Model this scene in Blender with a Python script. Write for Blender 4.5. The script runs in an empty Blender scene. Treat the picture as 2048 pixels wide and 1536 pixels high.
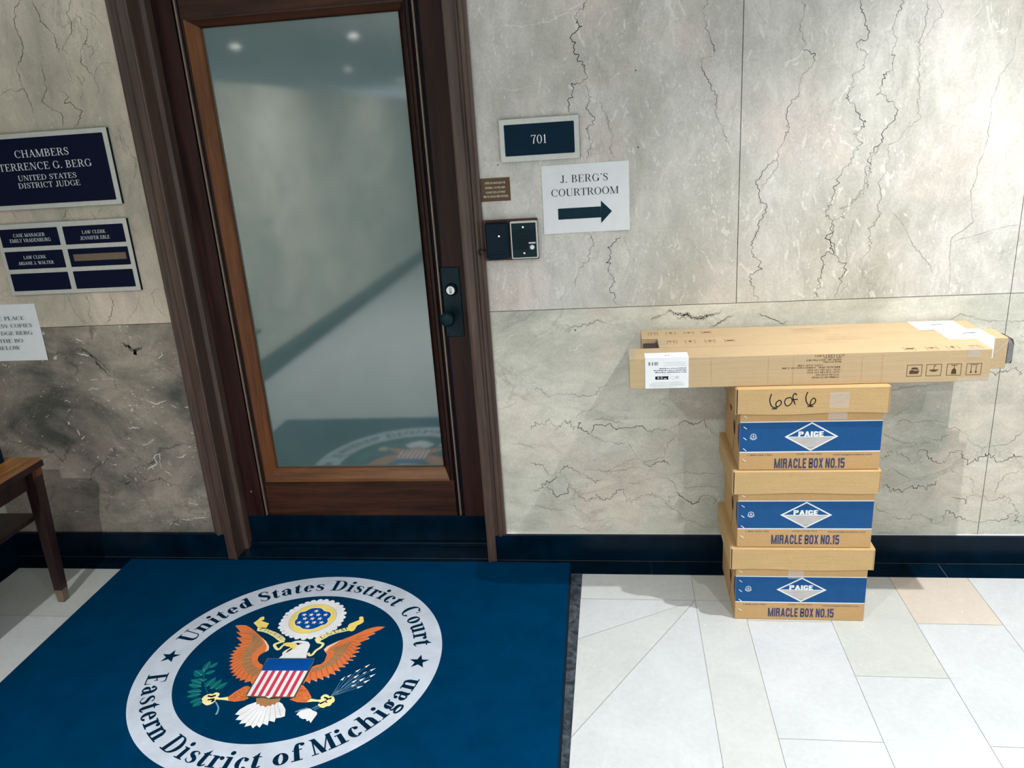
import bpy, math, random
from mathutils import Matrix, Vector
random.seed(11)
C = bpy.context.scene.collection
SC = bpy.context.scene
PI = math.pi

# ------------------------------------------------------------------ camera
YAW, PITCH, ROLL = -0.14355395, -0.31979302, -0.06798526
_f = Vector((math.sin(YAW) * math.cos(PITCH), math.cos(YAW) * math.cos(PITCH), math.sin(PITCH)))
_r = Vector((math.cos(YAW), -math.sin(YAW), 0))
_u = _r.cross(_f)
_r2 = _r * math.cos(ROLL) + _u * math.sin(ROLL)
_u2 = _u * math.cos(ROLL) - _r * math.sin(ROLL)
cam_d = bpy.data.cameras.new('camera')
cam_d.sensor_fit = 'HORIZONTAL'
cam_d.sensor_width = 36.0
cam_d.lens = 1565.29 * 36.0 / 2048.0
cam_d.clip_start = 0.02
cam = bpy.data.objects.new('camera', cam_d)
C.objects.link(cam)
cam.matrix_world = Matrix(((_r2.x, _u2.x, -_f.x, 0), (_r2.y, _u2.y, -_f.y, -2.596008), (_r2.z, _u2.z, -_f.z, 1.568790), (0, 0, 0, 1)))
SC.camera = cam

# ------------------------------------------------------------------ world, lamps, exposure
W = bpy.data.worlds.new('corridor_ambient')
SC.world = W
W.use_nodes = True
W.node_tree.nodes['Background'].inputs[0].default_value = (0.80, 0.93, 1.0, 1)
W.node_tree.nodes['Background'].inputs[1].default_value = 1.08
CEIL = 2.60
LAMPS = [  # x, y, watts, blend, spot degrees
    (1.12, -0.72, 195, 1.0, 106),
    (1.32, -3.00, 210, 1.0, 150),
    (-1.50, -2.95, 310, 1.0, 150),
    (3.90, -1.60, 70, 1.0, 150),
    (-1.50, -5.60, 150, 0.8, 150),
    (1.40, -5.60, 150, 0.8, 150),
]
for i, (x, y, w, b, sz) in enumerate(LAMPS):
    ld = bpy.data.lights.new('downlight_lamp', 'SPOT')
    ld.energy = w
    ld.color = (1.0, 1.0, 0.98)
    ld.shadow_soft_size = 0.014
    ld.spot_size = math.radians(sz)
    ld.spot_blend = b
    lo = bpy.data.objects.new('downlight_lamp', ld)
    lo.location = (x, y, CEIL - 0.035)
    C.objects.link(lo)
SC.view_settings.view_transform = 'Standard'
SC.view_settings.look = 'None'
SC.view_settings.exposure = 0.0
SC.view_settings.gamma = 1.0
SC.view_settings.use_curve_mapping = False

# ------------------------------------------------------------------ materials
def sr(r, g, b):
    f = lambda v: (v / 255 / 12.92) if v / 255 <= 0.04045 else ((v / 255 + 0.055) / 1.055) ** 2.4
    return (f(r), f(g), f(b), 1)

class NT:
    def __init__(s, name):
        s.m = bpy.data.materials.new(name)
        s.m.use_nodes = True
        s.t = s.m.node_tree
        s.p = s.t.nodes['Principled BSDF']
    def n(s, ty, **kw):
        x = s.t.nodes.new(ty)
        for k, v in kw.items():
            if k.startswith('_'):
                setattr(x, k[1:], v)
            else:
                x.inputs[k.replace('__', ' ')].default_value = v
        return x
    def l(s, a, b):
        s.t.links.new(a, b)
    def coord(s, scale=(1, 1, 1), loc=(0, 0, 0), absx=None):
        tc = s.n('ShaderNodeTexCoord')
        out = tc.outputs['Object']
        if absx is not None:
            sp = s.n('ShaderNodeSeparateXYZ'); s.l(out, sp.inputs[0])
            a = s.n('ShaderNodeMath', _operation='SUBTRACT'); s.l(sp.outputs[0], a.inputs[0]); a.inputs[1].default_value = absx
            a2 = s.n('ShaderNodeMath', _operation='ABSOLUTE'); s.l(a.outputs[0], a2.inputs[0])
            cb = s.n('ShaderNodeCombineXYZ'); s.l(a2.outputs[0], cb.inputs[0]); s.l(sp.outputs[1], cb.inputs[1]); s.l(sp.outputs[2], cb.inputs[2])
            out = cb.outputs[0]
        mp = s.n('ShaderNodeMapping')
        mp.inputs['Scale'].default_value = scale
        mp.inputs['Location'].default_value = loc
        s.l(out, mp.inputs['Vector'])
        return mp.outputs[0]
    def noise(s, vec, scale, detail=4, rough=0.55, dist=0.0):
        x = s.n('ShaderNodeTexNoise', Scale=scale, Detail=detail, Roughness=rough, Distortion=dist)
        s.l(vec, x.inputs['Vector'])
        return x.outputs['Fac']
    def ramp(s, fac, stops, interp='LINEAR'):
        r = s.n('ShaderNodeValToRGB')
        r.color_ramp.interpolation = interp
        e = r.color_ramp.elements
        while len(e) < len(stops):
            e.new(0.5)
        for el, (p, c) in zip(e, stops):
            el.position = p
            el.color = c if len(c) == 4 else (*c, 1)
        s.l(fac, r.inputs[0])
        return r.outputs[0]
    def mix(s, fac, a, b, mode='MIX'):
        x = s.n('ShaderNodeMix', _data_type='RGBA', _blend_type=mode)
        for v, i in ((fac, 0), (a, 6), (b, 7)):
            if isinstance(v, (int, float)):
                x.inputs[i].default_value = v
            elif isinstance(v, tuple):
                x.inputs[i].default_value = v
            else:
                s.l(v, x.inputs[i])
        return x.outputs[2]
    def bump(s, h, strength, dist):
        b = s.n('ShaderNodeBump', Strength=strength, Distance=dist)
        s.l(h, b.inputs['Height'])
        s.l(b.outputs[0], s.p.inputs['Normal'])
    def fin(s, col=None, rough=0.5, spec=0.5, metal=0.0, **kw):
        if col is not None:
            if isinstance(col, tuple):
                s.p.inputs['Base Color'].default_value = col
            else:
                s.l(col, s.p.inputs['Base Color'])
        s.p.inputs['Roughness'].default_value = rough
        s.p.inputs['Specular IOR Level'].default_value = spec
        s.p.inputs['Metallic'].default_value = metal
        for k, v in kw.items():
            s.p.inputs[k.replace('_', ' ')].default_value = v
        return s.m

G = lambda v: (v, v, v, 1)

def plain(name, col, rough=0.5, spec=0.4, metal=0.0, var=0.12, scale=30, bump=0.0):
    s = NT(name)
    v = s.coord()
    n = s.noise(v, scale, 3)
    k = s.ramp(n, [(0.3, G(1 - var)), (0.7, G(1 + var))])
    if bump:
        s.bump(s.noise(v, scale * 6, 2), bump, 0.001)
    return s.fin(s.mix(1.0, col, k, 'MULTIPLY'), rough, spec, metal)

def marble(name, light, dark, pink, stretch, seed, wisp=0.3, fleck=0.6, absx=None, contrast=(0.36, 0.66), fth=0.655, grain=1.0):
    s = NT(name)
    v = s.coord(stretch, (seed, seed * 0.7, seed * 1.3), absx)
    v1 = s.coord((1, 1, 1), (seed * 2.1, 0, seed), absx)
    big = s.noise(v, 2.3, 9, 0.60, 0.35)
    base = s.ramp(big, [(contrast[0], dark), (contrast[1], light)])
    pk = s.ramp(s.noise(v1, 2.7, 4, 0.55, 0.4), [(0.50, G(0)), (0.68, G(0.6))])
    base = s.mix(pk, base, pink)
    # thin broken bedding lines
    wn = s.noise(v, 2.6, 10, 0.60, 0.9)
    wb = s.ramp(wn, [(0.488, G(0)), (0.499, G(wisp)), (0.501, G(wisp)), (0.512, G(0))])
    wg = s.ramp(s.noise(v1, 3.3, 3), [(0.45, G(0)), (0.62, G(1))])
    wb = s.mix(1.0, wb, wg, 'MULTIPLY')
    base = s.mix(wb, base, tuple(c * 0.5 for c in dark[:3]) + (1,))
    mott = s.ramp(s.noise(v, 16, 8, 0.68, 0.6), [(0.28, G(1 - 0.13 * grain)), (0.72, G(1 + 0.11 * grain))])
    base = s.mix(1.0, base, mott, 'MULTIPLY')
    fine = s.ramp(s.noise(v1, 120, 5, 0.7), [(0.25, G(1 - 0.12 * grain)), (0.75, G(1 + 0.10 * grain))])
    base = s.mix(1.0, base, fine, 'MULTIPLY')
    # pale fossil flecks, short and curly
    fv = s.coord((stretch[0], 1, stretch[2] * 0.9), (seed * 3, 0, 1), absx)
    fm = s.ramp(s.noise(fv, 30, 2, 0.45, 3.2), [(fth, G(0)), (fth + 0.03, G(fleck))])
    gate = s.ramp(s.noise(v1, 4.5, 4, 0.6), [(0.47, G(0)), (0.60, G(1))])
    fm = s.mix(1.0, fm, gate, 'MULTIPLY')
    base = s.mix(fm, base, (0.80, 0.80, 0.74, 1))
    f2 = s.ramp(s.noise(fv, 9, 2, 0.5, 4.0), [(fth + 0.03, G(0)), (fth + 0.05, G(fleck * 0.7))])
    base = s.mix(f2, base, (0.80, 0.80, 0.74, 1))
    return s.fin(base, 0.42, 0.28)

def wood(name, c1, c2, grain=(1, 1, 0.06), rough=0.38, scale=28, spec=0.4):
    s = NT(name)
    v = s.coord(grain)
    n = s.noise(v, scale, 7, 0.62, 0.6)
    col = s.ramp(n, [(0.3, c1), (0.7, c2)])
    n2 = s.ramp(s.noise(v, scale * 5, 3), [(0.3, G(0.8)), (0.7, G(1.12))])
    s.bump(n, 0.12, 0.001)
    return s.fin(s.mix(1.0, col, n2, 'MULTIPLY'), rough, spec)

def carpet(name, col, var=0.3):
    s = NT(name)
    v = s.coord()
    n = s.noise(v, 420, 3, 0.7)
    n2 = s.noise(v, 9, 5, 0.6)
    k = s.ramp(n, [(0.25, G(1 - var)), (0.75, G(1 + var))])
    k2 = s.ramp(n2, [(0.3, G(0.88)), (0.7, G(1.12))])
    s.bump(n, 0.5, 0.002)
    c = s.mix(1.0, s.mix(1.0, col, k, 'MULTIPLY'), k2, 'MULTIPLY')
    return s.fin(c, 0.95, 0.0)

def kraft(name, col):
    s = NT(name)
    v = s.coord((1, 1, 1))
    st = s.noise(s.coord((0.12, 0.12, 3.0)), 60, 3)
    k = s.ramp(st, [(0.3, G(0.95)), (0.7, G(1.05))])
    k2 = s.ramp(s.noise(v, 300, 2), [(0.3, G(0.94)), (0.7, G(1.06))])
    s.bump(st, 0.1, 0.001)
    return s.fin(s.mix(1.0, s.mix(1.0, col, k, 'MULTIPLY'), k2, 'MULTIPLY'), 0.75, 0.2)

def tape_mat(name):
    s = NT(name)
    v = s.coord()
    tr = s.n('ShaderNodeBsdfTransparent')
    gl = s.n('ShaderNodeBsdfGlossy', Roughness=0.12)
    gl.inputs['Color'].default_value = (0.9, 0.9, 0.9, 1)
    nz = s.n('ShaderNodeBump', Strength=0.8, Distance=0.004)
    s.l(s.noise(v, 70, 3), nz.inputs['Height'])
    s.l(nz.outputs[0], gl.inputs['Normal'])
    df = s.n('ShaderNodeBsdfDiffuse')
    df.inputs['Color'].default_value = (0.75, 0.72, 0.68, 1)
    m1 = s.n('ShaderNodeMixShader'); m1.inputs[0].default_value = 0.5
    s.l(gl.outputs[0], m1.inputs[1]); s.l(df.outputs[0], m1.inputs[2])
    m2 = s.n('ShaderNodeMixShader'); m2.inputs[0].default_value = 0.30
    s.l(tr.outputs[0], m2.inputs[1]); s.l(m1.outputs[0], m2.inputs[2])
    s.l(m2.outputs[0], s.t.nodes['Material Output'].inputs[0])
    return s.m

M = {}
M['mar_ur'] = marble('marble_upper_right', sr(220, 216, 210), sr(184, 181, 170), sr(222, 205, 197), (1.35, 1, 0.75), 3.1, 0.25, 0.7, None, (0.36, 0.66), 0.63, 1.25)
M['mar_lr'] = marble('marble_lower_right', sr(222, 219, 205), sr(182, 182, 170), sr(214, 198, 184), (0.75, 1, 1.3), 7.7, 0.4, 0.5, 1.226, (0.36, 0.66), 0.665, 1.25)
M['mar_ul'] = marble('marble_upper_left', sr(226, 213, 194), sr(172, 166, 150), sr(220, 198, 184), (1.35, 1, 0.7), 12.4, 0.4, 0.4)
M['mar_ll'] = marble('marble_lower_left', sr(166, 156, 142), sr(84, 84, 78), sr(168, 150, 140), (0.8, 1, 1.25), 17.9, 0.75, 0.85, None, (0.38, 0.58), 0.675, 1.8)
M['vein'] = plain('marble_vein_dark', sr(80, 77, 68), 0.5, 0.25)
M['vein2'] = plain('marble_vein_faint', sr(126, 122, 110), 0.5, 0.25)
M['palevein'] = plain('marble_pale_vein', sr(226, 226, 216), 0.5, 0.25)
M['cloud'] = plain('marble_grey_cloud', sr(176, 178, 168), 0.5, 0.25)
M['cloudlow'] = plain('marble_dark_cloud', sr(108, 107, 101), 0.5, 0.25)
M['joint'] = plain('slab_joint', sr(74, 72, 66), 0.8, 0.1)
M['black'] = plain('black_marble', (0.0006, 0.0085, 0.020, 1), 0.25, 0.16, var=0.35, scale=12)
M['blackstrip'] = None
M['casing'] = wood('casing_wood', sr(62, 47, 40), sr(100, 80, 70))
M['doorwood'] = wood('door_mahogany', sr(32, 18, 17), sr(64, 37, 32), spec=0.2)
M['raildoor'] = wood('door_mahogany_rail', sr(38, 22, 18), sr(84, 52, 36), (0.06, 1, 1), 0.38, spec=0.22)
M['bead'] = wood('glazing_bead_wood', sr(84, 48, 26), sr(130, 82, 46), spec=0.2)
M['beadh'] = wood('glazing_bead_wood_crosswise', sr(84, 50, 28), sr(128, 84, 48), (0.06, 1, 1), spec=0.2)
M['groove'] = plain('dark_groove', (0.003, 0.003, 0.008, 1), 0.6, 0.2)
M['strip'] = plain('weather_strip', sr(140, 118, 104), 0.4, 0.5, 0.3)
M['bronze'] = plain('dark_bronze', (0.002, 0.020, 0.028, 1), 0.4, 0.2, 0.0)
M['chrome'] = plain('chrome', (0.8, 0.8, 0.8, 1), 0.22, 0.5, 0.9, var=0.03)
M['steel'] = plain('brushed_steel', sr(206, 206, 200), 0.42, 0.5, 0.35, var=0.05, scale=60)
M['navy'] = plain('navy_panel', (0.0008, 0.004, 0.024, 1), 0.45, 0.12, var=0.08)
M['navy2'] = plain('navy_panel_lit', (0.0005, 0.016, 0.036, 1), 0.45, 0.12, var=0.08)
M['white'] = plain('white_letter', sr(235, 236, 238), 0.5, 0.2, var=0.02)
M['paper'] = plain('white_paper', sr(233, 235, 238), 0.75, 0.1, var=0.02)
M['ink'] = plain('black_ink', (0.006, 0.012, 0.016, 1), 0.7, 0.1)
M['inkteal'] = plain('arrow_ink', (0.008, 0.03, 0.045, 1), 0.7, 0.1)
M['brown'] = plain('brown_plaque', sr(92, 70, 52), 0.4, 0.3)
M['cream'] = plain('cream_letter', sr(226, 214, 190), 0.5, 0.2)
M['redwood'] = wood('backing_board_wood', sr(62, 32, 28), sr(92, 48, 42))
M['blackplastic'] = plain('black_plastic', (0.001, 0.011, 0.022, 1), 0.4, 0.15)
M['kraft'] = kraft('kraft_board', sr(190, 153, 106))
M['kraft2'] = kraft('kraft_board_light', sr(192, 160, 114))
M['kraft3'] = kraft('kraft_carton', sr(190, 165, 130))
M['inside'] = plain('carton_shadow_board', sr(60, 38, 30), 0.8, 0.1)
M['darkend'] = plain('dark_wrapped_end', sr(44, 34, 34), 0.45, 0.25)
M['blue'] = plain('blue_print', sr(22, 78, 132), 0.6, 0.2, var=0.06)
M['pale'] = plain('pale_print', sr(222, 226, 228), 0.6, 0.2, var=0.02)
M['grayprint'] = plain('grey_print', sr(172, 160, 156), 0.6, 0.2)
M['bluetext'] = plain('blue_grey_print', sr(66, 70, 100), 0.7, 0.2)
M['brownink'] = plain('brown_print', sr(84, 62, 44), 0.7, 0.2)
M['faintink'] = plain('faint_print', sr(196, 158, 132), 0.7, 0.2)
M['tape'] = tape_mat('clear_tape')
M['tabletop'] = wood('table_oak_top', sr(112, 70, 34), sr(176, 118, 62), (1, 0.06, 1), 0.4)
M['tablewood'] = wood('table_dark_wood', sr(28, 16, 17), sr(58, 34, 34))
M['footcap'] = plain('worn_foot', sr(116, 100, 82), 0.6, 0.3)
M['ceil'] = plain('ceiling_paint', sr(225, 225, 222), 0.8, 0.1, var=0.02)
M['carpet'] = carpet('mat_navy_pile', (0.0, 0.034, 0.095, 1))
M['ring'] = carpet('mat_grey_pile', sr(196, 205, 220), 0.16)
M['letternavy'] = carpet('mat_letter_pile', (0.0015, 0.020, 0.05, 1))
def cp(n, r, g, b): M[n] = carpet('mat_' + n + '_pile', sr(r, g, b), 0.12)
cp('cwhite', 240, 240, 244); cp('gold', 250, 222, 120); cp('cream2', 246, 236, 170); cp('royal', 12, 78, 160); cp('orange', 226, 122, 72)
cp('tan', 176, 128, 88); cp('red', 214, 62, 88); cp('green', 12, 104, 104); cp('olive', 96, 92, 62); cp('cblack', 14, 16, 20); cp('dkor', 150, 78, 48); cp('lav', 196, 196, 214); cp('sky2', 120, 165, 200); cp('peach', 244, 204, 176)
M['rubber'] = plain('mat_rubber_edge', (0.004, 0.010, 0.02, 1), 0.7, 0.2)

s = NT('frosted_glass')
v = s.coord((1, 1, 1))
w1 = s.noise(s.coord((1, 1, 0.12)), 620, 2, 0.5)
w2 = s.noise(v, 900, 2, 0.5)
s.bump(s.mix(0.5, w1, w2), 0.012, 0.0006)
base = s.ramp(s.noise(v, 3.0, 3, 0.5), [(0.35, (0.090, 0.150, 0.148, 1)), (0.7, (0.118, 0.180, 0.172, 1))])
M['glass'] = s.fin(base, 0.05, 0.5, IOR=2.35)

s = NT('grey_veined_marble_strip')
v = s.coord()
M['blackstrip'] = s.fin(s.ramp(s.noise(v, 22, 7, 0.65, 1.5), [(0.42, (0.012, 0.02, 0.03, 1)), (0.75, (0.11, 0.13, 0.16, 1))]), 0.4, 0.3)

def tile_mat(name, c, seed):
    s = NT(name)
    v = s.coord((1, 1, 1), (seed, seed * 2, 0))
    n = s.ramp(s.noise(v, 5, 8, 0.65, 0.8), [(0.3, G(0.93)), (0.7, G(1.05))])
    n2 = s.ramp(s.noise(v, 60, 4, 0.7), [(0.3, G(0.95)), (0.7, G(1.04))])
    fl = s.ramp(s.noise(v, 38, 3, 0.5, 2.0), [(0.7, G(0)), (0.74, G(0.6))])
    col = s.mix(1.0, s.mix(1.0, c, n, 'MULTIPLY'), n2, 'MULTIPLY')
    return s.fin(s.mix(fl, col, (0.86, 0.86, 0.85, 1)), 0.30, 0.3)
M['t0'] = tile_mat('pale_marble_tile', sr(201, 204, 208), 1)
M['t1'] = tile_mat('cream_marble_tile', sr(199, 202, 203), 5)
M['t2'] = tile_mat('rose_marble_tile', sr(205, 194, 183), 9)
M['t3'] = tile_mat('grey_marble_tile', sr(194, 197, 194), 14)
M['grout'] = plain('grout', sr(150, 148, 140), 0.8, 0.1)

s = NT('lamp_lens')
s.p.inputs['Emission Color'].default_value = (1, 0.97, 0.92, 1)
s.p.inputs['Emission Strength'].default_value = 25.0
M['lens'] = s.m
s = NT('led_red')
s.p.inputs['Emission Color'].default_value = (1, 0.55, 0.6, 1)
s.p.inputs['Emission Strength'].default_value = 3.0
M['led'] = s.m

# ------------------------------------------------------------------ mesh builder
class MB:
    def __init__(s):
        s.v = []; s.f = []; s.m = []; s.mats = []
    def mi(s, mat):
        if mat not in s.mats:
            s.mats.append(mat)
        return s.mats.index(mat)
    def poly(s, pts, mat):
        i = len(s.v)
        s.v += [tuple(p) for p in pts]
        s.f.append(tuple(range(i, i + len(pts)))); s.m.append(s.mi(mat))
        return s
    def hexa(s, p, mat):   # 8 points: bottom 4, top 4
        i = len(s.v); s.v += [tuple(q) for q in p]
        for f in ((3, 2, 1, 0), (4, 5, 6, 7), (0, 1, 5, 4), (1, 2, 6, 5), (2, 3, 7, 6), (3, 0, 4, 7)):
            s.f.append(tuple(i + k for k in f)); s.m.append(s.mi(mat))
        return s
    def box(s, x0, x1, y0, y1, z0, z1, mat, ch=0.0):
        if ch <= 0:
            return s.hexa([(x0, y0, z0), (x1, y0, z0), (x1, y1, z0), (x0, y1, z0), (x0, y0, z1), (x1, y0, z1), (x1, y1, z1), (x0, y1, z1)], mat)
        c = min(ch, (x1 - x0) / 2.1, (y1 - y0) / 2.1, (z1 - z0) / 2.1)
        def rect(z, a):   # octagon loop
            X0, X1, Y0, Y1 = x0 + a, x1 - a, y0 + a, y1 - a
            d = c
            return [(X0 + d, Y0, z), (X1 - d, Y0, z), (X1, Y0 + d, z), (X1, Y1 - d, z), (X1 - d, Y1, z), (X0 + d, Y1, z), (X0, Y1 - d, z), (X0, Y0 + d, z)]
        loops = [rect(z0, c * 0.9), rect(z0 + c, 0), rect(z1 - c, 0), rect(z1, c * 0.9)]
        i = len(s.v)
        for L in loops:
            s.v += L
        k = s.mi(mat)
        for a in range(3):
            for j in range(8):
                j2 = (j + 1) % 8
                s.f.append((i + a * 8 + j, i + a * 8 + j2, i + a * 8 + 8 + j2, i + a * 8 + 8 + j)); s.m.append(k)
        s.f.append(tuple(i + j for j in reversed(range(8)))); s.m.append(k)
        s.f.append(tuple(i + 24 + j for j in range(8))); s.m.append(k)
        return s
    def prism(s, prof, axis, a0, a1, mat):
        # prof: list of 2D points; axis 'z': (x,y) swept in z; 'x': (y,z) swept in x; 'y': (x,z) swept in y
        def P(p, a):
            return {'z': (p[0], p[1], a), 'x': (a, p[0], p[1]), 'y': (p[0], a, p[1])}[axis]
        n = len(prof); i = len(s.v)
        s.v += [P(p, a0) for p in prof] + [P(p, a1) for p in prof]
        k = s.mi(mat)
        for j in range(n):
            j2 = (j + 1) % n
            s.f.append((i + j, i + j2, i + n + j2, i + n + j)); s.m.append(k)
        s.f.append(tuple(i + j for j in reversed(range(n)))); s.m.append(k)
        s.f.append(tuple(i + n + j for j in range(n))); s.m.append(k)
        return s
    def lathe(s, prof, org, mat, n=24, axis='y'):
        # prof: (radius, distance along axis)
        i = len(s.v); k = s.mi(mat)
        for r, d in prof:
            for j in range(n):
                a = 2 * PI * j / n
                c_, s_ = r * math.cos(a), r * math.sin(a)
                s.v.append({'y': (org[0] + c_, org[1] + d, org[2] + s_), 'z': (org[0] + c_, org[1] + s_, org[2] + d), 'x': (org[0] + d, org[1] + c_, org[2] + s_)}[axis])
        for a in range(len(prof) - 1):
            for j in range(n):
                j2 = (j + 1) % n
                s.f.append((i + a * n + j, i + a * n + j2, i + a * n + n + j2, i + a * n + n + j)); s.m.append(k)
        s.f.append(tuple(i + j for j in range(n))); s.m.append(k)
        s.f.append(tuple(i + (len(prof) - 1) * n + j for j in range(n))); s.m.append(k)
        return s
    def tube(s, pts, r, mat, n=8):
        k = s.mi(mat); i = len(s.v)
        pts = [Vector(p) for p in pts]
        for j, p in enumerate(pts):
            d = (pts[min(j + 1, len(pts) - 1)] - pts[max(j - 1, 0)]).normalized()
            a = d.orthogonal().normalized(); b = d.cross(a)
            for q in range(n):
                t = 2 * PI * q / n
                s.v.append(tuple(p + a * r * math.cos(t) + b * r * math.sin(t)))
        for j in range(len(pts) - 1):
            for q in range(n):
                q2 = (q + 1) % n
                s.f.append((i + j * n + q, i + j * n + q2, i + j * n + n + q2, i + j * n + n + q)); s.m.append(k)
        s.f.append(tuple(i + q for q in range(n))); s.m.append(k)
        s.f.append(tuple(i + (len(pts) - 1) * n + q for q in range(n))); s.m.append(k)
        return s
    def flat(s, polys, plane, mat):
        for n, p in enumerate(polys):      # tiny steps keep overlapping strokes from sharing one plane
            P = [plane(u, v) for u, v in p]
            d = (n % 8) * 0.000012
            if abs(P[0][2] - P[1][2]) + abs(P[0][2] - P[2][2]) < 1e-9:
                P = [(a, b, c_ + d) for a, b, c_ in P]
            else:
                P = [(a, b - d, c_) for a, b, c_ in P]
            s.poly(P, mat)
        return s
    def build(s, name, parent=None, org=(0, 0, 0), smooth=False):
        me = bpy.data.meshes.new(name)
        base = Vector(org)
        me.from_pydata([tuple(Vector(v) - base) for v in s.v], [], s.f)
        for m in s.mats:
            me.materials.append(M[m] if isinstance(m, str) else m)
        me.polygons.foreach_set('material_index', s.m)
        if smooth:
            me.polygons.foreach_set('use_smooth', [True] * len(s.f))
        me.update()
        o = bpy.data.objects.new(name, me)
        C.objects.link(o)
        if parent is not None:
            o.parent = parent
        return o

def thing(name, loc, label, cat, group=None):
    o = bpy.data.objects.new(name, None)
    o.empty_display_size = 0.05
    o.location = loc
    o['label'] = label; o['category'] = cat
    if group:
        o['group'] = group
    C.objects.link(o)
    return o
def struct(o):
    o['kind'] = 'structure'
    return o
def part(mb, name, root, smooth=False):
    return mb.build(name, root, tuple(root.location) if root.parent is None else tuple(root.parent.location), smooth)
def subpart(mb, name, par, root, smooth=False):
    o = mb.build(name, None, tuple(root.location), smooth)
    o.parent = par
    return o

# ------------------------------------------------------------------ strokes and a serif alphabet
def pen(pts, ws, n=6):
    """smooth stroke through pts with widths ws, as quads"""
    P = []
    m = len(pts)
    for i in range(m - 1):
        p0 = pts[max(i - 1, 0)]; p1 = pts[i]; p2 = pts[i + 1]; p3 = pts[min(i + 2, m - 1)]
        for k in range(n):
            t = k / n
            q = []
            for d in (0, 1):
                q.append(0.5 * (2 * p1[d] + (p2[d] - p0[d]) * t + (2 * p0[d] - 5 * p1[d] + 4 * p2[d] - p3[d]) * t * t + (3 * p1[d] - p0[d] - 3 * p2[d] + p3[d]) * t ** 3))
            P.append((q[0], q[1], ws[i] * (1 - t) + ws[i + 1] * t))
    P.append((pts[-1][0], pts[-1][1], ws[-1]))
    L = []; R = []
    for i, (x, y, w) in enumerate(P):
        a = P[max(i - 1, 0)]; b = P[min(i + 1, len(P) - 1)]
        dx, dy = b[0] - a[0], b[1] - a[1]
        l = math.hypot(dx, dy) or 1
        L.append((x - dy / l * w / 2, y + dx / l * w / 2)); R.append((x + dy / l * w / 2, y - dx / l * w / 2))
    return [[L[i], L[i + 1], R[i + 1], R[i]] for i in range(len(P) - 1)]
def rect(x0, y0, x1, y1):
    return [(x0, y0), (x1, y0), (x1, y1), (x0, y1)]
def ringarc(cx, cy, rx, ry, T, t, a0=0, a1=360, n=None):
    n = n or max(6, int(abs(a1 - a0) / 9))
    out = []
    for i in range(n):
        q = []
        for a in (a0 + (a1 - a0) * i / n, a0 + (a1 - a0) * (i + 1) / n):
            c_, s_ = math.cos(math.radians(a)), math.sin(math.radians(a))
            q.append(((cx + rx * c_, cy + ry * s_), (cx + (rx - T) * c_, cy + (ry - t) * s_)))
        out.append([q[0][0], q[1][0], q[1][1], q[0][1]])
    return out
def disc(cx, cy, r, n=14):
    return [[(cx + r * math.cos(2 * PI * i / n), cy + r * math.sin(2 * PI * i / n)) for i in range(n)]]
def diag(x0, y0, x1, y1, w):
    return [[(x0 - w / 2, y0), (x0 + w / 2, y0), (x1 + w / 2, y1), (x1 - w / 2, y1)]]

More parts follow.
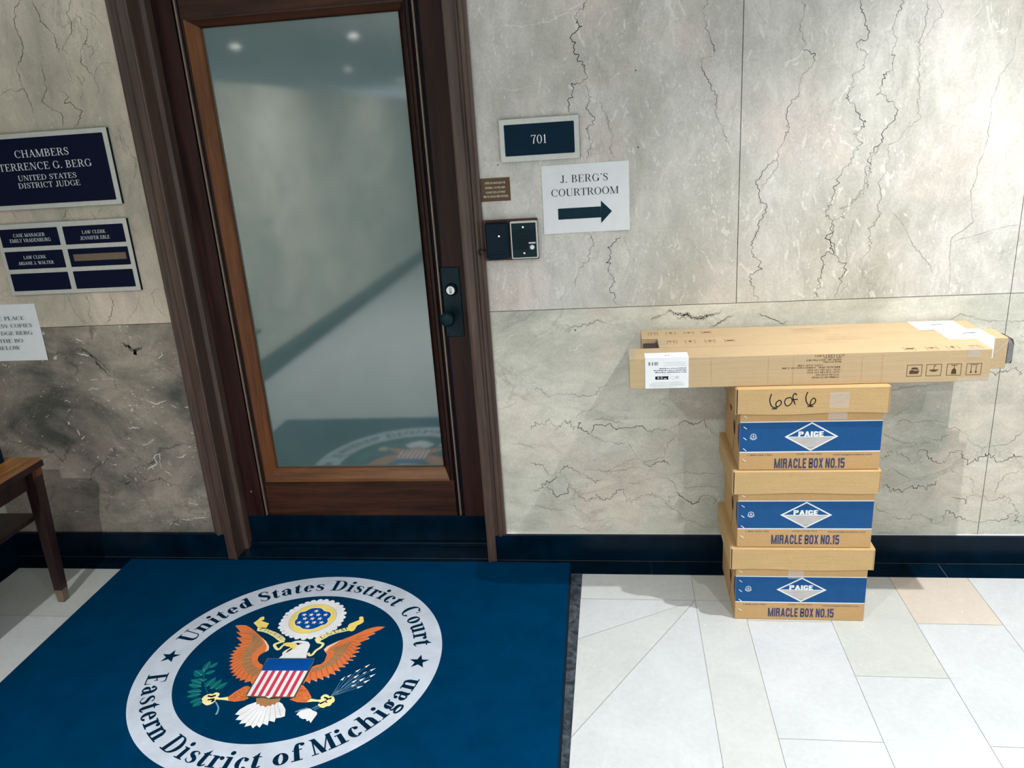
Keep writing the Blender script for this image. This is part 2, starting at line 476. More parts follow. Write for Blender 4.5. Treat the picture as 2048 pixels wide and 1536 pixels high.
def glyph(ch, T, t, sl):
    o = []
    def stem(x, y0, y1, w=T, b='lr', tp='lr'):
        o.append(rect(x - w / 2, y0, x + w / 2, y1))
        for y, fl, d in ((y0, b, 1), (y1, tp, -1)):
            if fl:
                xl = x - w / 2 - (sl if 'l' in fl else 0); xr = x + w / 2 + (sl if 'r' in fl else 0)
                o.append(rect(xl, min(y, y + d * t), xr, max(y, y + d * t)))
    def ser(x, y, h, d):
        o.append(rect(x - h, min(y, y + d * t), x + h, max(y, y + d * t)))
    def bar(x0, x1, y):
        o.append(rect(x0, y - t / 2, x1, y + t / 2))
    def beak(x, y, dy, w=0.06):
        o.append([(x - w, y), (x, y), (x, y + dy), (x - w * 0.3, y + dy)])
    def O(*a):
        o.extend(ringarc(*a))
    hs = T / 2 + sl
    if ch == 'A':
        o.extend(diag(.09, 0, .385, 1, t)); o.extend(diag(.66, 0, .365, 1, T)); bar(.18, .58, .32); ser(.09, 0, .1, 1); ser(.66, 0, hs, 1); return o, .76
    if ch == 'B':
        stem(.17, 0, 1, T, 'l', 'l'); O(.33, .755, .27, .245, T, t, -90, 90); O(.35, .26, .3, .26, T, t, -90, 90); bar(.17, .35, 1 - t / 2); bar(.17, .35, .51); bar(.17, .36, t / 2); return o, .72
    if ch == 'C':
        O(.43, .5, .38, .515, T, t, 48, 318); beak(.735, .66, .34); return o, .80
    if ch == 'D':
        stem(.17, 0, 1, T, 'l', 'l'); O(.36, .5, .42, .5, T, t, -90, 90); bar(.17, .37, 1 - t / 2); bar(.17, .37, t / 2); return o, .85
    if ch in 'EFL':
        stem(.17, 0, 1, T, 'l' if ch != 'F' else 'lr', 'l' if ch != 'L' else 'lr')
        if ch != 'L':
            bar(.17, .60, 1 - t / 2); beak(.61, 1, -.26, .07); bar(.17, .45, .52); o.append(rect(.42, .41, .46, .63))
        if ch != 'F':
            bar(.17, .63, t / 2); beak(.65, 0, .30, .07)
        return o, (.70 if ch == 'E' else .66)
    if ch == 'G':
        O(.43, .5, .38, .515, T, t, 48, 345); beak(.735, .66, .34); stem(.72, .05, .42, T, '', 'lr'); return o, .88
    if ch == 'H':
        stem(.17, 0, 1); stem(.69, 0, 1); bar(.17, .69, .52); return o, .88
    if ch == 'I':
        stem(.2, 0, 1); return o, .42
    if ch == 'J':
        stem(.36, .2, 1, T, ''); o.extend(pen([(.36, .22), (.34, .07), (.22, .0), (.10, .06)], [T, T * .9, t * 1.2, t])); o.extend(disc(.11, .13, T * .62)); return o, .54
    if ch == 'K':
        stem(.17, 0, 1); o.extend(diag(.2, .38, .60, 1, t)); o.extend(diag(.66, 0, .33, .56, T)); ser(.60, 1, .12, -1); ser(.67, 0, hs, 1); return o, .80
    if ch == 'M':
        stem(.15, 0, 1, t, 'lr', 'l'); stem(.86, 0, 1, T, 'lr', 'r'); o.extend(diag(.49, .0, .17, 1, T)); o.extend(diag(.49, .0, .84, 1, t)); return o, 1.03
    if ch == 'N':
        stem(.15, 0, 1, t, 'lr', 'l'); stem(.70, 0, 1, t, '', 'lr'); o.extend(diag(.68, 0, .18, 1, T)); return o, .86
    if ch == 'O':
        O(.43, .5, .38, .515, T, t); return o, .86
    if ch in 'PR':
        stem(.17, 0, 1, T, 'lr', 'l'); O(.34, .735, .29, .265, T, t, -90, 90); bar(.17, .35, 1 - t / 2); bar(.17, .35, .47 + t / 2)
        if ch == 'R':
            o.extend(diag(.66, 0, .42, .49, T)); ser(.70, 0, .09, 1)
        return o, (.66 if ch == 'P' else .78)
    if ch == 'S':
        o.extend(pen([(.50, .80), (.42, .94), (.28, .975), (.13, .86), (.15, .66), (.32, .52), (.48, .37), (.50, .17), (.38, .04), (.24, .025), (.09, .20)], [t, t, t * 1.3, T * .75, T, T * 1.1, T, T * .75, t * 1.3, t, t], 5)); beak(.535, .70, .3, .05); o.append([(.06, 0), (.075, 0), (.10, .30), (.06, .30)]); return o, .62
    if ch == 'T':
        stem(.36, 0, 1, T, 'lr', ''); bar(.05, .67, 1 - t / 2); o.append([(.03, 1), (.10, 1), (.055, .72), (.03, .72)]); o.append([(.62, 1), (.69, 1), (.69, .72), (.665, .72)]); return o, .72
    if ch == 'U':
        stem(.18, .28, 1, T, ''); stem(.68, .28, 1, t, ''); o.extend(pen([(.18, .30), (.20, .12), (.30, .02), (.44, .0), (.58, .04), (.665, .14), (.68, .30)], [T, T * .95, T * .7, t * 1.4, t, t, t])); return o, .84
    if ch == 'V':
        o.extend(diag(.39, 0, .12, 1, T)); o.extend(diag(.39, 0, .68, 1, t)); ser(.12, 1, hs, -1); ser(.68, 1, .11, -1); return o, .76
    if ch == 'W':
        o.extend(diag(.36, 0, .11, 1, T)); o.extend(diag(.36, 0, .58, 1, t)); o.extend(diag(.78, 0, .55, 1, T)); o.extend(diag(.78, 0, 1.02, 1, t)); ser(.11, 1, hs, -1); ser(.56, 1, hs, -1); ser(1.02, 1, .1, -1); return o, 1.1
    if ch == 'Y':
        o.extend(diag(.37, .42, .10, 1, T)); o.extend(diag(.37, .42, .66, 1, t)); stem(.37, 0, .46, T, 'lr', ''); ser(.10, 1, hs, -1); ser(.66, 1, .1, -1); return o, .74
    if ch == '7':
        o.append(rect(.06, 1 - t * 1.5, .56, 1)); o.append(rect(.06, .8, .1, 1)); o.extend(pen([(.54, .96), (.36, .55), (.29, 0)], [t * 1.4, T * .8, T * 1.1])); return o, .60
    if ch == '0':
        O(.32, .5, .28, .51, T, t); return o, .64
    if ch == '1':
        stem(.24, 0, 1, T, 'lr', ''); o.append([(.06, .80), (.24, .93), (.24, 1)]); return o, .44
    if ch == '.':
        o.extend(disc(.13, .07, .075)); return o, .28
    if ch == "'":
        o.extend(disc(.12, .92, .07)); o.append([(.12, .86), (.19, .92), (.10, .74)]); return o, .24
    # ---------- lower case
    x = .66
    if ch == 'i':
        stem(.2, 0, x, T, 'lr', 'l'); o.extend(disc(.2, .88, T * .58)); return o, .42
    if ch in 'nh':
        stem(.19, 0, x if ch == 'n' else 1, T, 'lr', 'l'); o.extend(pen([(.22, .50), (.36, .625), (.50, .60), (.56, .44)], [t, t * 1.3, T * .7, T])); stem(.56, 0, .46, T, 'lr', ''); return o, .78
    if ch == 'r':
        stem(.19, 0, x, T, 'lr', 'l'); o.extend(pen([(.24, .46), (.32, .59), (.45, .62)], [t, t * 1.2, t * 1.6])); o.extend(disc(.46, .555, T * .48)); return o, .56
    if ch == 't':
        o.append(rect(.2 - T / 2, .12, .2 + T / 2, .72)); o.append([(.2 - T / 2, .66), (.2 + T / 2, .66), (.2 + T / 2, .90)]); o.extend(pen([(.2, .16), (.23, .05), (.33, .03), (.44, .12)], [T, T * .8, t * 1.3, t])); bar(.03, .42, x - t / 2); return o, .46
    if ch == 'e':
        O(.33, .325, .28, .34, T, t, 0, 322); bar(.08, .59, .36); return o, .64
    if ch == 'c':
        O(.33, .325, .28, .34, T, t, 55, 322); o.extend(disc(.46, .52, T * .48)); return o, .60
    if ch == 'd':
        O(.31, .325, .26, .34, T, t); stem(.54, 0, 1, T, 'r', 'l'); return o, .76
    if ch == 'o':
        O(.34, .325, .29, .34, T, t); return o, .68
    if ch == 'a':
        o.extend(pen([(.13, .50), (.22, .63), (.38, .62), (.46, .48)], [t * 1.6, t, T * .7, T])); o.extend(disc(.14, .5, T * .45)); stem(.46, .06, .5, T, '', ''); o.extend(pen([(.46, .12), (.52, .03), (.60, .05)], [T, t * 1.6, t])); O(.28, .19, .23, .20, T * .9, t, 60, 300); o.extend(pen([(.40, .36), (.28, .37)], [t, t])); o.extend(pen([(.28, .01), (.44, .12)], [t, t])); return o, .66
    if ch == 'u':
        stem(.19, .15, x, T, '', 'l'); o.extend(pen([(.19, .18), (.24, .05), (.38, .03), (.52, .14)], [T, T * .8, t * 1.3, t])); stem(.55, 0, x, T, 'r', 'l'); return o, .78
    if ch == 's':
        k = .66
        o.extend([[(a * .95, b * k) for a, b in q] for q in pen([(.46, .78), (.40, .93), (.27, .97), (.14, .86), (.16, .68), (.30, .54), (.43, .40), (.46, .2), (.36, .05), (.24, .03), (.09, .20)], [t, t, t * 1.3, T * .75, T, T * 1.2, T, T * .75, t * 1.3, t, t], 5)]); o.append([(.43, .62), (.46, .62), (.46, .42)]); o.append([(.07, .03), (.07, .22), (.11, .20)]); return o, .54
    if ch == 'f':
        stem(.2, 0, .78, T, 'lr', ''); o.extend(pen([(.2, .74), (.24, .93), (.36, .985), (.46, .96)], [T, T * .8, t * 1.4, t])); o.extend(disc(.45, .91, T * .46)); bar(.03, .42, x - t / 2); return o, .46
    if ch == 'g':
        O(.29, .43, .23, .24, T, t); O(.31, -.12, .28, .17, t * 1.8, t * 1.8); o.extend(pen([(.16, .24), (.12, .14), (.22, .06), (.42, .04), (.54, -.04)], [t, t * 1.4, T * .6, T * .8, t * 1.5])); o.extend(pen([(.45, .60), (.58, .66)], [t, t * 1.6])); return o, .64
    return o, .34

def gothic(text, x0, x1, z0, h, T=0.30, wide=1.0):
    """heavy condensed block capitals, fitted between x0 and x1"""
    def frame(a, b, c_, d, r):     # rounded hollow box as quads
        o = rrect(a, b, c_, d, r, 3); i_ = rrect(a + T, b - T, c_ + T * .62, d - T * .62, max(.02, r - T * .5), 3)
        n = len(o)
        return [[o[k], o[(k + 1) % n], i_[(k + 1) % n], i_[k]] for k in range(n)]
    tv = T * .62
    def gl(ch):
        w = .9
        if ch == 'I': return [rect(0, 0, T, 1)], T
        if ch == '.': return [rect(0, 0, T, tv)], T
        if ch == '1': return [rect(.14, 0, .14 + T, 1), [(0, .72), (.14, .72), (.14, 1), (.10, .90), (0, .86)]], .14 + T
        if ch == 'L': return [rect(0, 0, T, 1), rect(0, 0, .74, tv)], .76
        if ch == 'E': return [rect(0, 0, T, 1), rect(0, 0, .76, tv), rect(0, 1 - tv, .76, 1), rect(0, .5 - tv / 2, .66, .5 + tv / 2)], .78
        if ch == 'M': return [rect(0, 0, T, 1), rect(1.25 - T, 0, 1.25, 1)] + [[(.52, 0), (.73, 0), (T, 1), (0, 1)], [(.52, 0), (.73, 0), (1.25, 1), (1.25 - T, 1)]], 1.25
        if ch == 'N': return [rect(0, 0, T, 1), rect(w - T, 0, w, 1), [(w - T, 0), (w, 0), (T, 1), (0, 1)]], w
        if ch == 'A': return [[(0, 0), (T, 0), (.66, 1), (.36, 1)], [(1.02 - T, 0), (1.02, 0), (.66, 1), (.36, 1)], rect(.2, .2, .82, .2 + tv)], 1.02
        if ch == 'X': return [[(0, 0), (T, 0), (w, 1), (w - T, 1)], [(w - T, 0), (w, 0), (T, 1), (0, 1)]], w
        if ch == 'O': return frame(0, w, 0, 1, .3), w
        if ch == 'C': return [q for q in frame(0, w, 0, 1, .3) if not (sum(a for a, b in q) / 4 > w * .62 and .36 < sum(b for a, b in q) / 4 < .64)] + [rect(w - T, .64, w, .74), rect(w - T, .26, w, .36)], w
        if ch == 'G': return [q for q in frame(0, w, 0, 1, .3) if not (sum(a for a, b in q) / 4 > w * .62 and .3 < sum(b for a, b in q) / 4 < .7)] + [rect(w - T, .66, w, .74), rect(w - T, .2, w, .5), rect(w * .55, .5 - tv * .8, w, .5)], w
        if ch == 'B': return frame(0, w, .5 - tv / 2, 1, .2) + frame(0, w, 0, .5 + tv / 2, .2) + [rect(0, 0, T, 1)], w
        if ch == 'P': return frame(0, w, .42, 1, .22) + [rect(0, 0, T, 1)], w
        if ch == 'R': return frame(0, w, .44, 1, .22) + [rect(0, 0, T, 1), [(w - T, 0), (w + .02, 0), (w - .06, .5), (w - T - .1, .5)]], w + .02
        if ch == '5': return [rect(0, .48, T, 1), rect(0, 1 - tv, .82, 1), rect(0, .54 - tv / 2, T, .6)] + [q for q in frame(0, w, 0, .64, .24) if not (sum(a for a, b in q) / 4 < w * .4 and .2 < sum(b for a, b in q) / 4 < .5)] + [rect(0, .18, T, .27)], w
        return [], .5
    x = 0; P = []
    for ch in text:
        if ch == ' ': x += .38; continue
        g_, a = gl(ch); P += [[(u + x, v_) for u, v_ in q] for q in g_]; x += a + .15 * wide
    x -= .15 * wide
    return [[(x0 + u / x * (x1 - x0), z0 + v_ * h) for u, v_ in q] for q in P]
def rrect(x0, x1, z0, z1, r, n=4):
    o = []
    for cx, cz, a in ((x1 - r, z1 - r, 0), (x0 + r, z1 - r, 90), (x0 + r, z0 + r, 180), (x1 - r, z0 + r, 270)):
        for i in range(n + 1):
            t = math.radians(a + 90 * i / n)
            o.append((cx + r * math.cos(t), cz + r * math.sin(t)))
    return o

STY = {'roman': (.115, .042, .085), 'bodoni': (.115, .034, .10), 'bold': (.205, .06, .10), 'fine': (.12, .05, .07)}
def serif_line(text, style, track=0.02):
    T, t, sl = STY[style]
    x = 0; out = []
    for ch in text:
        if ch == ' ':
            x += .36; continue
        g, a = glyph(ch, T, t, sl)
        out += [[(p[0] + x, p[1]) for p in q] for q in g]
        x += a + track
    return out, x - track
def serif_fit(text, style, x0, x1, z0, h, track=0.02):
    """text polygons fitted between x0 and x1 with cap height h on base line z0"""
    q, w = serif_line(text, style, track)
    k = (x1 - x0) / (w - .04)
    return [[(x0 + (p[0] - .02) * k, z0 + p[1] * h) for p in g] for g in q]

def sans_fit(text, x0, x1, z0, h, bold=0.0, shear=0.0):
    cu = bpy.data.curves.new('t', 'FONT')
    cu.body = text; cu.offset = bold; cu.shear = shear; cu.resolution_u = 3
    o = bpy.data.objects.new('t', cu); C.objects.link(o)
    dg = bpy.context.evaluated_depsgraph_get()
    me = bpy.data.meshes.new_from_object(o.evaluated_get(dg))
    vs = [v.co.copy() for v in me.vertices]
    fs = [tuple(p.vertices) for p in me.polygons]
    bpy.data.objects.remove(o); bpy.data.curves.remove(cu); bpy.data.meshes.remove(me)
    if not vs:
        return []
    a0 = min(v.x for v in vs); a1 = max(v.x for v in vs)
    cap = .73 * 1.0
    return [[(x0 + (vs[i].x - a0) / (a1 - a0) * (x1 - x0), z0 + vs[i].y / cap * h) for i in f] for f in fs]
XZ = lambda y: (lambda u, v: (u, y, v))
XY = lambda z: (lambda u, v: (u, v, z))

